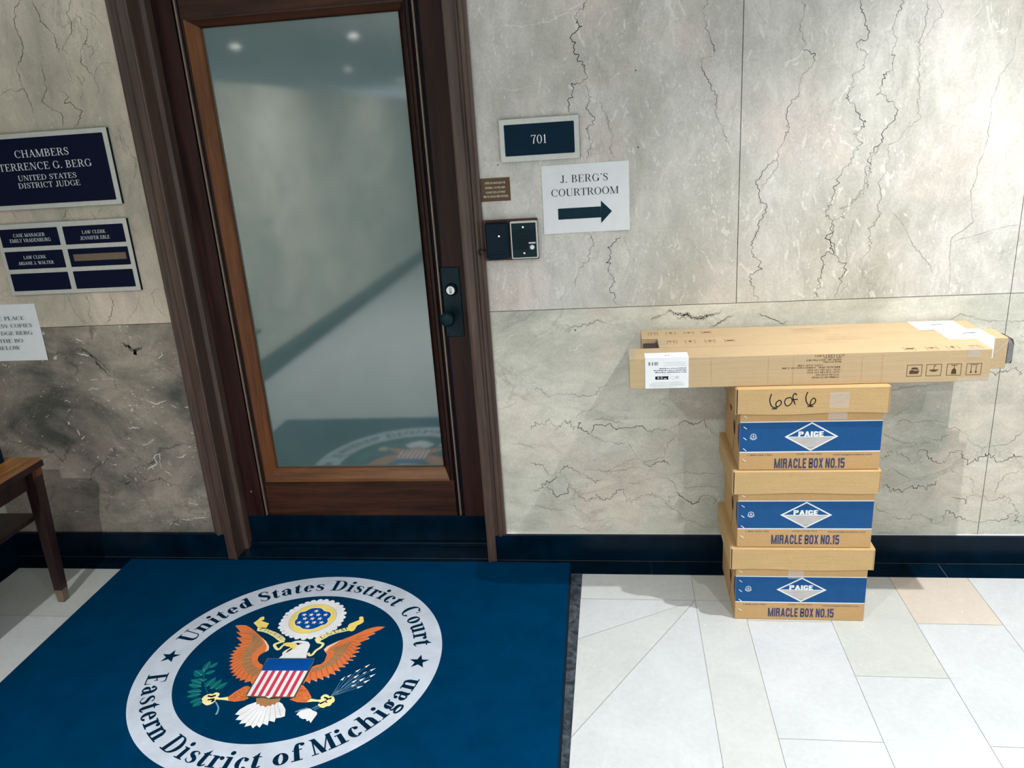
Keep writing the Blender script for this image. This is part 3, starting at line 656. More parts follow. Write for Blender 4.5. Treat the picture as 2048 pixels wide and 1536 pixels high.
DATA = {"art":{"cloud":[-1053,1660,-1112,1871,-1116,2064,-1120,2259,-1113,2433,-1030,2610,-935,2765,-818,2947,-649,3081,-465,3180,-233,3238,-13,3244,230,3182,461,3059,652,2911,773,2737,900,2516,945,2273,935,2079,933,1865,858,1651,738,1486,603,1366,416,1233,212,1149,-3,1097,-248,1120,-456,1194,-643,1288,-804,1388,-921,1523],"gold":[-841,1880,-883,2095,-879,2316,-815,2541,-708,2746,-543,2888,-325,2976,-80,2993,159,2938,355,2826,523,2655,637,2459,674,2264,674,2047,607,1855,496,1663,311,1518,85,1404,-137,1364,-361,1403,-570,1512,-730,1684],"sky":[-630,1887,-672,2029,-644,2151,-690,2346,-672,2495,-538,2549,-453,2652,-362,2740,-188,2776,12,2741,134,2619,259,2572,384,2526,466,2380,457,2233,422,2160,488,2017,450,1873,327,1798,221,1677,75,1589,-99,1574,-265,1615,-400,1728,-538,1771],"stars":[-130,2596,-482,2367,-232,2374,21,2382,279,2390,-376,2150,-110,2158,152,2166,-495,1929,-224,1938,31,1946,285,1954,-108,1714],"lwing":[-2695,1702,-2513,1741,-2327,1737,-2121,1625,-1936,1490,-1694,1289,-1455,1091,-1211,875,-1019,639,-959,467,-1041,357,-1122,247,-1152,119,-1097,-47,-971,-186,-824,-262,-751,-522,-752,-799,-730,-1031,-742,-1185,-895,-1019,-1046,-1091,-1098,-950,-1248,-1015,-1284,-881,-1416,-925,-1430,-769,-1581,-815,-1546,-655,-1712,-662,-1658,-511,-1825,-518,-1776,-354,-1908,-347,-1861,-180,-2022,-145,-1926,-16,-2102,19,-1977,121,-2165,207,-2009,277,-2161,379,-2008,428,-2168,575,-1964,583,-2138,731,-1998,780,-2352,1083,-2134,1068,-2509,1377,-2322,1337,-2500,1518],"lwingmid":[-2070,1415,-1914,1374,-1653,1198,-1435,979,-1279,762,-1298,542,-1365,366,-1402,194,-1303,-55,-1135,-295,-928,-409,-782,-483,-787,-722,-924,-787,-1197,-620,-1465,-349,-1641,-68,-1736,224,-1760,525,-1706,791,-1799,1057,-1941,1235],"lwinglight":[-1476,1104,-1220,897,-1007,639,-946,446,-1035,344,-1040,486,-1091,636,-1259,851],"rwing":[2552,1809,2344,1816,2153,1763,1955,1641,1750,1451,1548,1263,1362,1122,1185,960,1052,845,927,710,882,557,970,432,1063,330,1080,205,1098,-2,1040,-147,917,-193,810,-278,796,-459,803,-695,799,-965,816,-1079,845,-944,1017,-1039,990,-861,1201,-955,1162,-777,1373,-872,1321,-692,1529,-780,1468,-569,1681,-619,1555,-427,1772,-446,1643,-284,1880,-255,1731,-140,1928,-91,1780,46,2040,56,1836,172,2057,263,1872,361,2098,487,1894,552,2068,674,1865,731,2044,868,1940,943,2222,1165,2108,1237,2328,1443,2235,1490,2449,1657],"rwingmid":[1045,542,1169,675,1338,768,1521,906,1706,1045,1635,736,1635,478,1580,224,1526,-26,1417,-193,1227,-281,1094,-446,934,-532,810,-498,860,-336,1049,-248,1210,-79,1248,128,1287,338,1257,507],"rwinglight":[1291,1075,1115,913,924,719,873,557,970,432,1003,497,1028,670,1166,849],"featherL":[-892,-1038,-951,-729,-1076,-1027,-1087,-675,-1262,-957,-1270,-584,-1439,-848,-1409,-469,-1605,-737,-1493,-350,-1727,-602,-1564,-230,-1832,-446,-1636,-109,-1914,-277,-1690,35,-1993,-115,-1735,160,-2061,84,-1751,287,-2057,254,-1753,416,-2037,427,-1736,569,-2014,625,-1735,790,-2235,996,-1797,989,-2416,1311,-1976,1279],"featherR":[999,-957,845,-516,1198,-910,1000,-490,1370,-826,1134,-405,1522,-723,1255,-280,1656,-561,1417,-193,1730,-380,1505,-47,1837,-208,1560,119,1889,-32,1615,288,1980,115,1642,458,2003,303,1649,607,2047,515,1663,737,2012,715,1685,846,1982,901,1699,978,2179,1195,1721,1090,2271,1468,1764,1225],"midL":[-1742,1195,-1648,793,-1493,977,-1519,577,-1327,804,-1490,448,-1375,452,-1564,230,-1402,194,-1648,100,-1340,27,-1613,-67,-1251,-136,-1480,-289,-1135,-295,-1326,-465,-956,-410,-1133,-638,-809,-485,-942,-748],"midR":[1528,884,1439,556,1408,814,1327,467,1296,723,1257,507,1642,976,1551,475,1566,265,1287,338,1498,55,1248,128,1376,-154,1203,-59,1197,-274,1096,-226,1064,-440,962,-312,926,-513,854,-356],"head":[-442,71,-382,233,-431,316,-423,401,-373,489,-294,578,-225,624,-317,708,-390,816,-334,893,-241,954,-76,982,77,965,209,925,309,819,352,689,366,517,389,347,462,106],"beak":[-594,777,-519,842,-379,860,-183,810,-102,716,-85,565,-131,498,-202,604,-320,643,-415,661,-486,693],"eye":[-200,836,-125,847,72,828,-33,798,-33,740,-96,751,-137,803],"mouth":[-182,604,-188,496,-253,408,-297,321,-304,427,-248,537],"rib1":[-1849,1634,-1627,1547,-1484,1566,-1328,1487,-1071,1379,-788,1205,-591,1031,-611,852,-807,934,-1053,1128,-1338,1301,-1556,1386,-1789,1434],"rib1t":[-1968,2209,-1887,2236,-1803,2067,-1887,1992,-1662,1902,-1544,1858,-1528,1597,-1678,1592,-1849,1634,-2107,1864,-2031,2036,-1999,2174],"rib1b":[-604,941,-775,824,-865,724,-703,529,-610,515,-562,699,-445,770],"rib1c":[-236,615,-307,470,-354,340,-362,255],"rib2":[384,1043,428,1202,564,1310,754,1440,948,1562,1122,1660,1304,1736,1380,1553,1213,1478,1032,1404,818,1260,721,1122,617,1006,614,896,491,913],"rib2t":[1287,1923,1442,2047,1560,2146,1500,2289,1556,2349,1642,2318,1744,2056,1708,1960,1583,1839,1562,1582,1496,1511,1350,1552,1267,1805],"rib2b":[473,1001,552,907,741,843,750,682,637,484,595,291,513,246,423,369],"rib1base":[-1742,1496,-1580,1441,-1353,1370,-1047,1183,-795,1010,-595,919],"rib2base":[607,1073,697,1188,802,1305,1020,1440,1201,1515,1335,1598],"shieldedge":[-813,48,749,109,790,-137,778,-499,779,-773,789,-1671,90,-1722,19,-1772,-92,-1730,-713,-1704,-759,-1560,-756,-542,-800,-221],"chief":[-770,16,733,75,757,-138,740,-493,-737,-546,-775,-232],"stripes":[-737,-546,740,-493,747,-1644,-700,-1674],"spoint":[-124,-1659,112,-1648,76,-1690,23,-1750,-48,-1710],"lleg":[-873,-1228,-979,-1263,-1147,-1484,-1271,-1730,-1180,-1889,-967,-1915,-704,-1849,-602,-1753,-696,-1667,-745,-1298],"rleg":[751,-1119,831,-1116,1061,-1330,1295,-1630,1195,-1849,932,-1844,658,-1749,751,-1655,748,-1381],"vent":[-379,-1743,-178,-1716,53,-1759,376,-1708,386,-1887,321,-1890,314,-1997,222,-1966,205,-2048,116,-2024,72,-2103,-38,-2031,-100,-2069,-185,-1967,-247,-2006],"tail":[-286,-1879,-513,-2030,-665,-2222,-711,-2429,-553,-2444,-598,-2634,-400,-2637,-415,-2783,-217,-2738,-207,-2890,-47,-2816,57,-2932,117,-2808,247,-2897,268,-2735,441,-2801,402,-2619,588,-2663,558,-2514,695,-2481,796,-2423,706,-2156,518,-1935,334,-1826,160,-1905],"taillines":[-553,-2444,-241,-2017,-400,-2637,-153,-2059,-217,-2738,-75,-2079,-47,-2816,-14,-2099,117,-2808,53,-2096,268,-2735,137,-2092,402,-2619,219,-2042,558,-2514,291,-1969,664,-2407,346,-1896],"lfoot":[-2042,-1847,-2032,-1738,-1968,-1653,-1877,-1621,-1801,-1636,-1768,-1570,-1697,-1549,-1602,-1590,-1573,-1662,-1585,-1744,-1502,-1777,-1380,-1753,-1275,-1721,-1177,-1887,-1297,-1866,-1462,-1856,-1584,-1853,-1568,-1923,-1599,-2005,-1667,-2079,-1757,-2109,-1867,-2053,-1973,-1978,-1969,-1933,-2023,-1882],"lclaw":[-1906,-1759,-1923,-1687,-1804,-1709,-1731,-1669,-1687,-1649,-1662,-1712,-1729,-1751,-1768,-1780,-1847,-1756],"lclaw2":[-1853,-1874,-1767,-1834,-1676,-1803,-1612,-1836,-1662,-1856,-1590,-1880,-1643,-1971,-1699,-1965,-1688,-1884,-1809,-1908],"lstem":[-1548,-1949,-1435,-2068,-1342,-2186,-1293,-2322,-1276,-2459],"lbranch":[-2498,-715,-2466,-910,-2311,-1154,-2126,-1429,-1965,-1607],"leaves":[-2604,-620,-2655,-125,60,-2482,-475,-2352,-185,47,-2478,-754,-2234,-585,54,-2554,-836,-2933,-614,81,-2170,-1318,-2076,-884,67,-1979,-1422,-1836,-961,67,-1810,-1433,-1588,-1085,60,-2409,-1177,-2827,-1032,67,-2331,-1326,-2798,-1251,60,-2225,-1526,-2681,-1565,60,-2185,-1653,-2565,-1789,54,-2064,-1830,-2334,-2039,54,-2022,-1936,-2152,-2190,67,-2574,-679,-2711,-484,40,-2377,-1080,-2605,-965,33,-2387,-1062,-2327,-962,27],"rfoot":[1567,-1602,1601,-1522,1672,-1479,1770,-1514,1819,-1571,1882,-1549,1968,-1594,2033,-1698,2038,-1794,1989,-1854,1995,-1911,1946,-1970,1878,-1973,1819,-2042,1733,-2037,1644,-1984,1595,-1910,1623,-1813,1533,-1798,1394,-1805,1210,-1842,1250,-1763,1291,-1683,1382,-1699,1504,-1722,1605,-1708],"rclaw":[1658,-1637,1682,-1587,1762,-1613,1818,-1649,1899,-1597,1912,-1674,1835,-1697,1786,-1757,1741,-1730,1790,-1689],"rclaw2":[1602,-1872,1640,-1841,1699,-1790,1758,-1759,1845,-1803,1844,-1841,1762,-1807,1702,-1877,1658,-1907],"arrows":[2618,-85,2496,-243,2384,-312,2270,-467,2849,-261,2705,-396,2609,-421,2522,-542,2423,-578,2293,-741,2919,-525,2772,-668,2170,-567,2084,-708,2009,-679,1942,-870,2442,-797,2309,-947,2645,-705,2507,-867,2828,-780,2665,-932,2477,-1022,2333,-1109,2699,-1063,2525,-1172],"grip":[1896,-1548],"fletch":[1252,-2097,1431,-2089,1528,-2159,1675,-2218,1712,-2299,1678,-2484,1651,-2648,1563,-2544,1520,-2592,1448,-2495,1357,-2509,1234,-2442,1196,-2380,1114,-2365,1125,-2272,1171,-2176],"fletch2":[1025,-2230,1153,-2130,1293,-2058,1400,-2081,1263,-2125,1151,-2196,1037,-2261],"ties":[1472,-2087,1613,-1938,1524,-2113,1644,-1965,1579,-2148,1685,-2020]},"V":[[26,9,[-701,19064,-826,18760,-1099,18676,-1070,18427,-840,18373,-1201,18045,-1138,17680,-879,17297,-853,16929,-1215,16733,-1395,16222,-1328,15915]],[20,9,[-900,16711,-716,16326,-807,15957,-619,15641,-868,15352,-637,15068,-849,14732,-938,14503]],[14,6,[-444,16158,-218,15767,-35,15146,-128,14611,30,14484]],[18,8,[-939,12120,-740,11818,-882,11319,-1278,10909,-1425,10397]],[22,10,[139,12027,-117,11706,-297,11208,-141,10690,-194,10261,47,9641]],[10,5,[220,11940,377,11515,620,11084]],[18,8,[2927,18771,2673,18448,2903,17874,3135,17363,2689,17111,2924,16444,3160,15916,3168,15471,3409,14930,3529,14696]],[18,8,[5540,18560,5593,18217,5470,17815,5606,17250,5980,17047,5921,16805,5568,16546,5519,16048,5207,15559,5309,14961,5028,14453,4964,14153,4631,13866,4376,13416,4550,12857,4751,12688,4572,12218,4353,11662,4323,11336,4622,10744,4309,10506,4405,9995,4538,9649]],[12,6,[4926,14155,5050,13919,4832,13623,4534,13329]],[18,9,[7105,18434,7251,17882,7393,17393,7153,17273,7383,17048,7417,16591,7145,16364,6897,15737,7284,15422,7563,15112,7223,14729,7427,14457,7235,14019,6884,13660,6700,12977,6643,12668,6513,12280,6749,12189,7051,12253,6957,12534,7325,12710,7676,13079]],[20,9,[8229,18343,8135,17813,8211,17331,8098,16995,8270,16635,7946,16236,7799,15820,8216,15576,8386,15276,8136,14782,7951,14350,7683,13992,7717,13536,7638,13081]],[16,8,[7951,14350,7894,14130,7668,13691,7606,13005,7031,12569]],[22,11,[6749,12189,6706,11632,6813,11142,6505,11074,6504,10415,6339,9835,6465,9704]],[18,9,[6749,12189,6745,11630,6896,11056,7260,10836,7173,10387,7043,9976,6982,9684]],[8,5,[7258,10877,7253,11526,7369,12079,7576,12384]],[16,8,[8240,14407,8314,13955,8140,13360,8140,12899,8089,12592,8183,12353,7845,11817,7958,11332,7697,10694,7967,10189,8168,10098,7929,9648]],[12,6,[8959,18284,8954,17614,8879,16937,8873,16242,8975,15525,9052,15088,8715,14819,8528,14463,8099,14341]],[9,6,[9271,18259,9409,17915,9158,17666,8936,17070]],[12,4,[11536,17746,11427,16475,11193,16147,11007,15389,11056,14380,10863,13581,10739,12759,10908,11903,10365,11459,10348,10902,10430,9760]],[10,4,[12242,11759,11310,11610,10377,11339]],[10,5,[8486,12337,8808,12086,9091,11439,9599,10855,9951,10354]],[16,6,[-3125,6787,-2901,6840,-2738,6778,-2477,6480,-2194,6620,-1701,6580,-1322,6485,-941,6447,-662,6673,-384,6954]],[12,5,[-1571,5696,-1287,5928,-956,5980,-730,6210]],[24,16,[-3212,5275,-2863,5480,-2521,5594,-2192,5469,-1833,5403,-1768,5640,-1671,5281,-1468,5516,-1315,5155,-1042,5031]],[22,8,[-1042,5031,-947,5388,-644,5413,-314,5408,-155,5167,229,5251,612,5304,776,5390,991,5179,1370,5203,1747,5197,2069,5339,2176,5455,2550,5361,2868,5472,3031,5206,3355,4908,3517,4729]],[14,6,[-967,5626,-637,5650,-255,5584,-93,5493,125,5519]],[16,6,[-1042,5031,-768,4907,-386,4751,-56,4687,220,4713,435,4409,595,4104,758,3919]],[14,5,[-583,3593,-132,3744,208,4047,595,4104]],[22,10,[758,3919,977,3734,1199,3915,1473,4034,1637,3850,1773,3727]],[14,6,[758,3919,1199,4037,1528,4155,1611,4455,1693,4693,1909,4869,1962,5105]],[24,10,[-3288,3958,-3059,3956,-2841,3767,-2622,3578,-2342,3451,-2160,3699,-1929,3790,-1706,3695,-1430,3506,-1208,3380,-1042,3285,-703,3314]],[14,6,[-1367,3692,-1030,3659,-694,3625,-358,3622,89,3649,424,3739,755,3675]],[14,6,[192,3184,526,3120,862,3304,1250,3394,1581,3299,1801,3236,1911,2926,1967,2740]],[24,12,[-3350,2888,-2999,2950,-2816,3139,-2465,3263,-2285,3450]],[24,13,[-2829,2886,-2490,2757,-2202,2756,-1902,3071,-1853,2881,-1631,2690,-1410,2499,-1183,2435,-947,2688,-669,2497,-384,2560,-96,2811,69,2621,347,2431,575,2620,855,2619,1190,2680,1467,2491,1578,2302,1745,2616,2022,2552]],[30,8,[1939,2771,2133,2552,2299,2364,2493,2301,2740,2425,2903,2612,3123,2549,3344,2424,3400,2299]],[12,6,[-3387,2247,-3040,2182,-2640,2052,-2118,2052]],[16,6,[-1934,2309,-1596,2116,-1373,1923,-1154,1599,-868,1535,-518,1730,-176,1730,276,1537,618,1666]],[12,5,[-2032,1337,-1740,1370,-1454,1273,-1111,1144]],[12,6,[1522,2302,1912,2049,2247,1668,2637,1605,2917,1414,3528,1352]],[12,5,[1856,3482,2293,3540,2729,3475,3271,3502,3596,3469]],[12,5,[2186,2925,2626,2923,3062,2983,3607,2918]],[14,6,[8838,6482,9272,6583,9860,6569,10190,6670]],[14,5,[9020,5475,9344,5750,9582,5857]],[16,6,[9189,5246,9374,5413,9724,5379,10120,5372,10471,5310,10734,5137,11186,5045,11394,4929,11628,4586,12047,4353,12435,4377,12724,4401,12987,4624,13270,4901]],[16,7,[8811,4968,8981,4736,9340,4645,9649,4555,10046,4578,10445,4573,10685,4656,10769,4797,10958,4879]],[20,13,[8779,4102,9037,4041,9165,4330,9382,4154,9645,4035,9960,3886,10108,3914,10076,4262,10232,4202,10504,3968,10666,3850,10919,3819,10992,4078,11265,4305,11466,4274,11537,4072,11705,3898,12005,3866,12172,4123,12424,4063,12648,3831,12879,3944,13052,4113,13373,4110]],[14,6,[8983,3454,9224,3629,9493,3450,9814,3271,10270,3268,10573,3266,10813,3382,11146,3555,11464,3377,11770,3316,11896,3081,11974,2607]],[22,14,[8970,2978,9288,2857,9701,2825,9897,2914,10253,2912,10552,2970,10730,3206]],[18,12,[11258,2490,11510,2490,11731,2310,11956,2548,12250,2607,12577,2368,12869,2427,13160,2485,13305,2128,13469,2008,13466,1648,13711,1528]],[14,6,[12599,2605,12698,3017,12909,3308,13189,3422,13448,3536]],[18,8,[8825,2194,9052,1949,9369,1888,9698,1674,9954,1705,10035,1949,10298,1888,10578,1644,10853,1461,11040,1645,11098,2070,11302,2070,11480,1828,11855,1646,12365,1616,12764,1647,13158,1708,13370,2008]],[14,8,[8911,1083,9331,1085,9752,1055,10171,1026]],[10,5,[12011,1157,12323,1097,12621,1159]],[16,5,[10556,8831,10888,9012,11315,8837,11728,8791,12259,8709,12544,8731,12770,8723]],[18,12,[11930,7085,12282,7109,12577,7102,12770,7196,12868,6895,12992,7025]],[20,7,[1973,9259,2242,9180,2644,9201,2943,9225,3209,9251]],[24,6,[3116,8833,3313,9002,3576,9133,3773,9196]],[20,6,[4560,9238,4824,9159,5090,9029,5324,8899,5548,8996]],[24,5,[-18981,20541,-19253,20338,-19384,19994,-19366,19738,-19363,19430,-19292,19141,-19389,18914,-19631,18723,-19706,18465,-19689,18199,-19625,17875]],[24,5,[-20579,17752,-20252,17891,-19965,17791,-19629,17862,-19569,17522,-19528,17221,-19597,17090]],[26,5,[-18609,20462,-18493,20227,-18438,20046,-18471,19872,-18281,19680,-18127,19464,-18092,19257,-18117,19053,-18128,18899]],[20,5,[-18802,18689,-18813,18428,-18831,18139,-18826,17820,-19089,17436,-18886,17260,-18614,17107,-18456,16934,-18596,16588]],[22,6,[-17271,20403,-17322,20209,-17469,19995,-17387,19737,-17459,19464,-17704,19228,-17920,18987,-17818,18799]],[22,7,[-16904,20324,-16825,20169]],[24,7,[-17175,19972,-16965,19855,-16958,19653,-16878,19496,-16965,19274,-16997,19149,-17178,19035,-17260,18835,-17352,18479,-17198,18364,-17054,18092,-17033,17933,-16971,17692,-17097,17435]],[16,6,[-17502,18255,-17398,18064,-17512,17861,-17595,18131,-17545,17731,-17643,17472,-17773,17213]],[16,5,[-17099,19106,-16857,18985,-16843,18804,-17067,18640]],[14,5,[-16993,18088,-16856,18392,-16711,18485,-16265,18452]],[12,4,[-16804,20018,-16507,19894,-16318,19579,-16215,19268]],[22,8,[-18346,17866,-18327,17705,-18162,17507,-18303,17329,-18034,17284,-17760,17023,-17907,16816,-18018,16633,-18170,16533]],[18,5,[-17903,18363,-17881,18098,-17875,17887]],[16,5,[-16223,16657,-16521,16385,-16572,16035,-16363,15785,-16196,15357,-16259,14939,-16607,14471,-16775,14049]],[18,6,[-21300,13908,-21109,13578]],[18,6,[-19112,13859,-19421,13494]],[18,8,[-18284,13816,-18156,13494,-17788,13853]],[14,4,[-16965,13244,-16643,12848,-16583,12204,-16864,11892]],[20,6,[-19921,10821,-19846,10272,-19590,9850,-19270,9666]],[22,7,[-19201,10793,-19126,10519,-19302,10116,-19171,9767]],[20,7,[-18255,10824,-18227,10350,-18470,9949,-18618,9644]],[12,5,[-20976,10451,-20891,9686]],[12,5,[-17137,10714,-17368,10183,-17864,9757]],[16,6,[-16306,10948,-16630,10761,-16579,10357,-16386,9944,-16189,9869]],[22,8,[-21484,9029,-20868,8629,-20618,8660,-20031,8757,-19535,8514,-19095,8043,-19012,7732]],[16,6,[-19827,7048,-19146,7190,-18489,7253,-17829,7354,-17252,7457,-16713,7405,-16213,7547]],[14,6,[-23928,6575,-22937,6515,-22073,6618,-21666,6288,-21215,6118,-20537,6187,-19965,5854,-19232,5841,-18865,5674]],[14,5,[-22312,5153,-21770,4980,-21356,4642,-20877,4553,-21130,4220,-21365,3970]],[26,10,[-18286,3943,-17766,4435,-17370,4759,-16789,4833,-16211,4907]],[22,9,[-18843,4031,-18858,3612,-18439,3271,-17823,3436,-17550,3181,-16912,3094]],[18,8,[-20127,3536,-19687,3278,-19039,3190,-18400,3440]],[24,9,[-22502,1941,-22045,2029,-21637,1941,-21020,2335,-20296,2508]],[18,8,[-17839,1461,-17199,1724,-16535,1724,-16257,1464]],[18,7,[-18109,8851,-17850,8617,-17436,8718]],[-26,4,[10442,18164,10428,17921,10198,17734,9966,17546,9732,17356,9620,17197]],[-20,4,[10368,17721,10259,17564,10065,17414]],[-20,4,[10002,17210,9844,17096,9681,17025,9526,16867]],[-26,4,[10155,15003,10280,15061,10582,15086,10971,15104,11067,15383]],[-20,4,[11379,14946,11594,14954,11952,14974]],[-22,4,[9860,15726,10115,15774]],[-24,4,[11665,14728,11699,14460,11772,14232]],[-30,4,[-508,8894,-279,9097,39,9139,481,9176,731,9017]],[-30,4,[-3939,8567,-3661,8761,-3424,8868]],[-30,4,[-1725,8181,-1466,8153,-1230,8396,-1168,8313]],[-60,4,[-1602,8796,-1437,8911,-1430,8757]],[-18,4,[-157,8915,220,8704]],[-24,4,[1795,10108,1917,10040,2132,10190]],[-20,4,[-1507,10366,-1777,9989]],[-20,4,[-2339,10270,-2199,10523]],[-22,4,[-3370,18569,-2666,18479,-1879,18560,-1403,18771,-865,18763]],[-22,4,[-3496,16779,-3016,16693,-2487,16784]],[-26,4,[4302,15692,4385,15466,4164,15257]],[-20,4,[6870,17225,7163,17134,7372,17201]],[-26,4,[2012,15696,2129,15463]],[-24,4,[1308,14986,994,15081]],[-30,4,[2745,12228,2831,11816]],[-22,4,[3221,12447,3186,12206]],[-18,4,[6568,13906,6274,13771]],[-18,4,[5265,10633,5516,10372,5203,10217]],[-18,4,[7865,10523,8311,10749]],[110,7,[1108,9135,1422,9320,1733,9406,2104,9328,2537,9183,2846,9076,3211,9289,3453,9376]],[60,7,[2104,9231,2413,9252,2630,9083,2601,8922]],[60,7,[3034,8810,3338,8994,3821,9235]],[55,7,[-1881,9072,-1626,8997,-1303,9053,-915,9139,-404,9187]],[50,7,[-3430,9291,-3096,9412,-2705,9432]],[-40,6,[-20100,8645,-19773,8521,-19604,8402]],[-36,6,[-19381,7857,-19181,7697]],[-50,6,[-16774,8548,-16721,8434,-16901,8326]],[-44,6,[-17020,8140,-16869,8120]],[-40,6,[-20049,7132,-19767,7283]],[-36,6,[-17743,6689,-17381,6524,-16951,6672]],[-36,6,[-18763,5591,-18268,5624]],[-50,6,[-18356,3818,-17930,4064,-17947,4355,-17716,4476,-17758,4104,-17781,3813]],[-36,6,[-17668,3770,-17313,3517]],[-44,6,[-17023,4304,-16812,4342,-16553,4422]],[-36,6,[-22329,1941,-21786,2029,-21550,1941]],[-36,6,[-17467,1636,-16875,1681,-16287,1724]],[-40,6,[-17755,1461,-17532,1330]],[-36,6,[-18948,2504,-18758,2417]],[-30,6,[-21137,6720,-20902,6675]],[-30,6,[-19977,6775,-19806,6811]],[130,10,[-18237,8968,-17971,8772,-17790,8540,-17488,8832]],[110,10,[-18277,3984,-17667,4516,-17289,4758]],[110,10,[-20044,3536,-19603,3278,-19019,3274]],[90,10,[-17942,1373,-17486,1549,-16837,1463]],[120,10,[-20508,8771,-19853,8828,-19235,8123,-19031,7655]]]}
ART = DATA['art']; VEINS = DATA['V']

# ------------------------------------------------------------------ the setting
def vein_ribbon(mb, w, j, xs, y, mat):
    pts = [(xs[i] / 1e4, xs[i + 1] / 1e4) for i in range(0, len(xs), 2)]
    P = []
    for (x0, z0), (x1, z1) in zip(pts, pts[1:]):
        n = max(1, int(math.hypot(x1 - x0, z1 - z0) / 0.0045))
        for k in range(n):
            P.append((x0 + (x1 - x0) * k / n, z0 + (z1 - z0) * k / n))
    P.append(pts[-1])
    amp = j * 0.00078
    Q = []
    drift = 0.0
    for i, p in enumerate(P):
        a = P[max(i - 1, 0)]; b = P[min(i + 1, len(P) - 1)]
        dx, dz = b[0] - a[0], b[1] - a[1]; l = math.hypot(dx, dz) or 1
        drift = drift * 0.8 + random.uniform(-1, 1) * amp * 0.6
        o = drift + random.uniform(-1, 1) * amp * (1.0 if random.random() < 0.35 else 0.35)
        Q.append((p[0] - dz / l * o, p[1] + dx / l * o))
    ww = w * 1e-4 * 0.80
    ws = []
    cur = 1.0
    for i in range(len(Q)):
        cur = min(1.25, max(0.25, cur + random.uniform(-.35, .35)))
        e = min(1, (i + 1) / 5, (len(Q) - i) / 5)
        ws.append(ww * cur * e + 0.0002)
    for i in range(len(Q) - 1):
        (x0, z0), (x1, z1) = Q[i], Q[i + 1]
        l = math.hypot(x1 - x0, z1 - z0) or 1
        nx, nz = -(z1 - z0) / l, (x1 - x0) / l
        a, b = ws[i] / 2, ws[i + 1] / 2
        mb.poly([(x0 + nx * a, y, z0 + nz * a), (x0 - nx * a, y, z0 - nz * a), (x1 - nx * b, y, z1 - nz * b), (x1 + nx * b, y, z1 + nz * b)], mat)

JZ = 0.9635; JB = 1.226; JA = 0.387; g = 0.0011
wb = MB()
wb.box(-2.5, -1.55, 0.004, 0.16, 0, CEIL, 'joint'); wb.box(-0.49, 5.0, 0.004, 0.16, 0, CEIL, 'joint'); wb.box(-1.55, -0.49, 0.004, 0.16, 2.12, CEIL, 'joint')
for x0, x1, z0, z1, m in ((-2.5, -1.55, JZ + g, CEIL, 'mar_ul'), (-2.5, -1.55, 0, JZ - g, 'mar_ll'),
                          (-0.49, JA - g, JZ + g, CEIL, 'mar_ur'), (JA + g, JB - g, JZ + g, CEIL, 'mar_ur'), (JB + g, 2.06, JZ + g, CEIL, 'mar_ur'), (2.063, 5.0, JZ + g, CEIL, 'mar_ur'),
                          (-0.49, JB - g, 0, JZ - g, 'mar_lr'), (JB + g, 2.9, 0, JZ - g, 'mar_lr'), (2.902, 5.0, 0, JZ - g, 'mar_lr'), (-1.55, -0.49, 2.12, CEIL, 'mar_ur')):
    wb.box(x0, x1, 0.0, 0.004, z0, z1, m)
for w, j, xs in VEINS:
    vein_ribbon(wb, abs(w), j, xs, -0.0004 if w < 0 else -0.0002 if w > 40 else -0.0003, 'palevein' if w < 0 else ('cloudlow' if xs[0] < -15000 else 'cloud') if w > 40 else 'vein' if w >= 18 else 'vein2')
for x, z in ((-0.373, 1.447), (0.071, 1.70), (0.075, 1.475)):   # old screw holes
    wb.flat(disc(x, z, 0.0022, 10), XZ(-0.0006), 'ink')
struct(wb.build('wall_back'))
wl = MB(); wl.box(-2.62, -2.5, -7.5, 0.16, 0, 1.95, 'mar_lr')  # low open top is invented so the lobby downlights reflect in the glass
struct(wl.build('wall_left'))
ce = MB(); ce.box(-8, 5.0, -17, 0.16, CEIL, CEIL + 0.1, 'ceil')
struct(ce.build('ceiling'))

fl = MB()
fl.box(-8, 5.0, -17, 0.16, -0.05, -0.0015, 'grout')
def tile(x0, x1, y0, y1, m, gap=0.0006):
    fl.poly([(x0 + gap, y0 + gap, 0), (x1 - gap, y0 + gap, 0), (x1 - gap, y1 - gap, 0), (x0 + gap, y1 - gap, 0)], m)
FB = -0.106   # front of the black border
cols = [0.392, 0.654, 0.909, 1.163] + [1.163 + 0.2545 * i for i in range(1, 16)]
rnd = random.Random(4)
for i in range(len(cols) - 1):
    y = FB; first = -0.371 if i % 2 == 0 else -0.627
    ys = [FB] + [first - 0.5115 * k for k in range(0, 13)]
    for k, (a, b) in enumerate(zip(ys[1:], ys)):
        m = rnd.choice(['t0', 't0', 't0', 't1', 't3'])
        if i == 2: m = 't2' if k == 0 else 't0'
        if i == 1: m = 't3' if k == 0 else 't0'
        if i == 0: m = 't3' if k == 0 else 't0'
        tile(cols[i], cols[i + 1], a, b, m)
tile(0.238, 0.392, -0.263, FB, 't3'); tile(0.238, 0.392, -6.77, -0.263, 't1')
tile(-0.149, 0.238, -0.263, FB, 't1')
def tri(pts, m):
    fl.poly([(x, y, 0) for x, y in pts], m)
e = 0.0008   # the border block is cut by two mitre lines
tri([(-0.149, -0.2638), (-0.149, -0.485), (0.2374, -0.2638)], 't0')
tri([(-0.149, -0.4865), (-0.149, -0.905), (0.2366, -0.2654)], 't1')
tri([(-0.149, -0.908), (-0.149, -1.62), (0.2374, -0.985), (0.2374, -0.267)], 't0')
tri([(-0.149, -1.623), (-0.149, -6.77), (0.2374, -6.77), (0.2374, -0.988)], 't1')
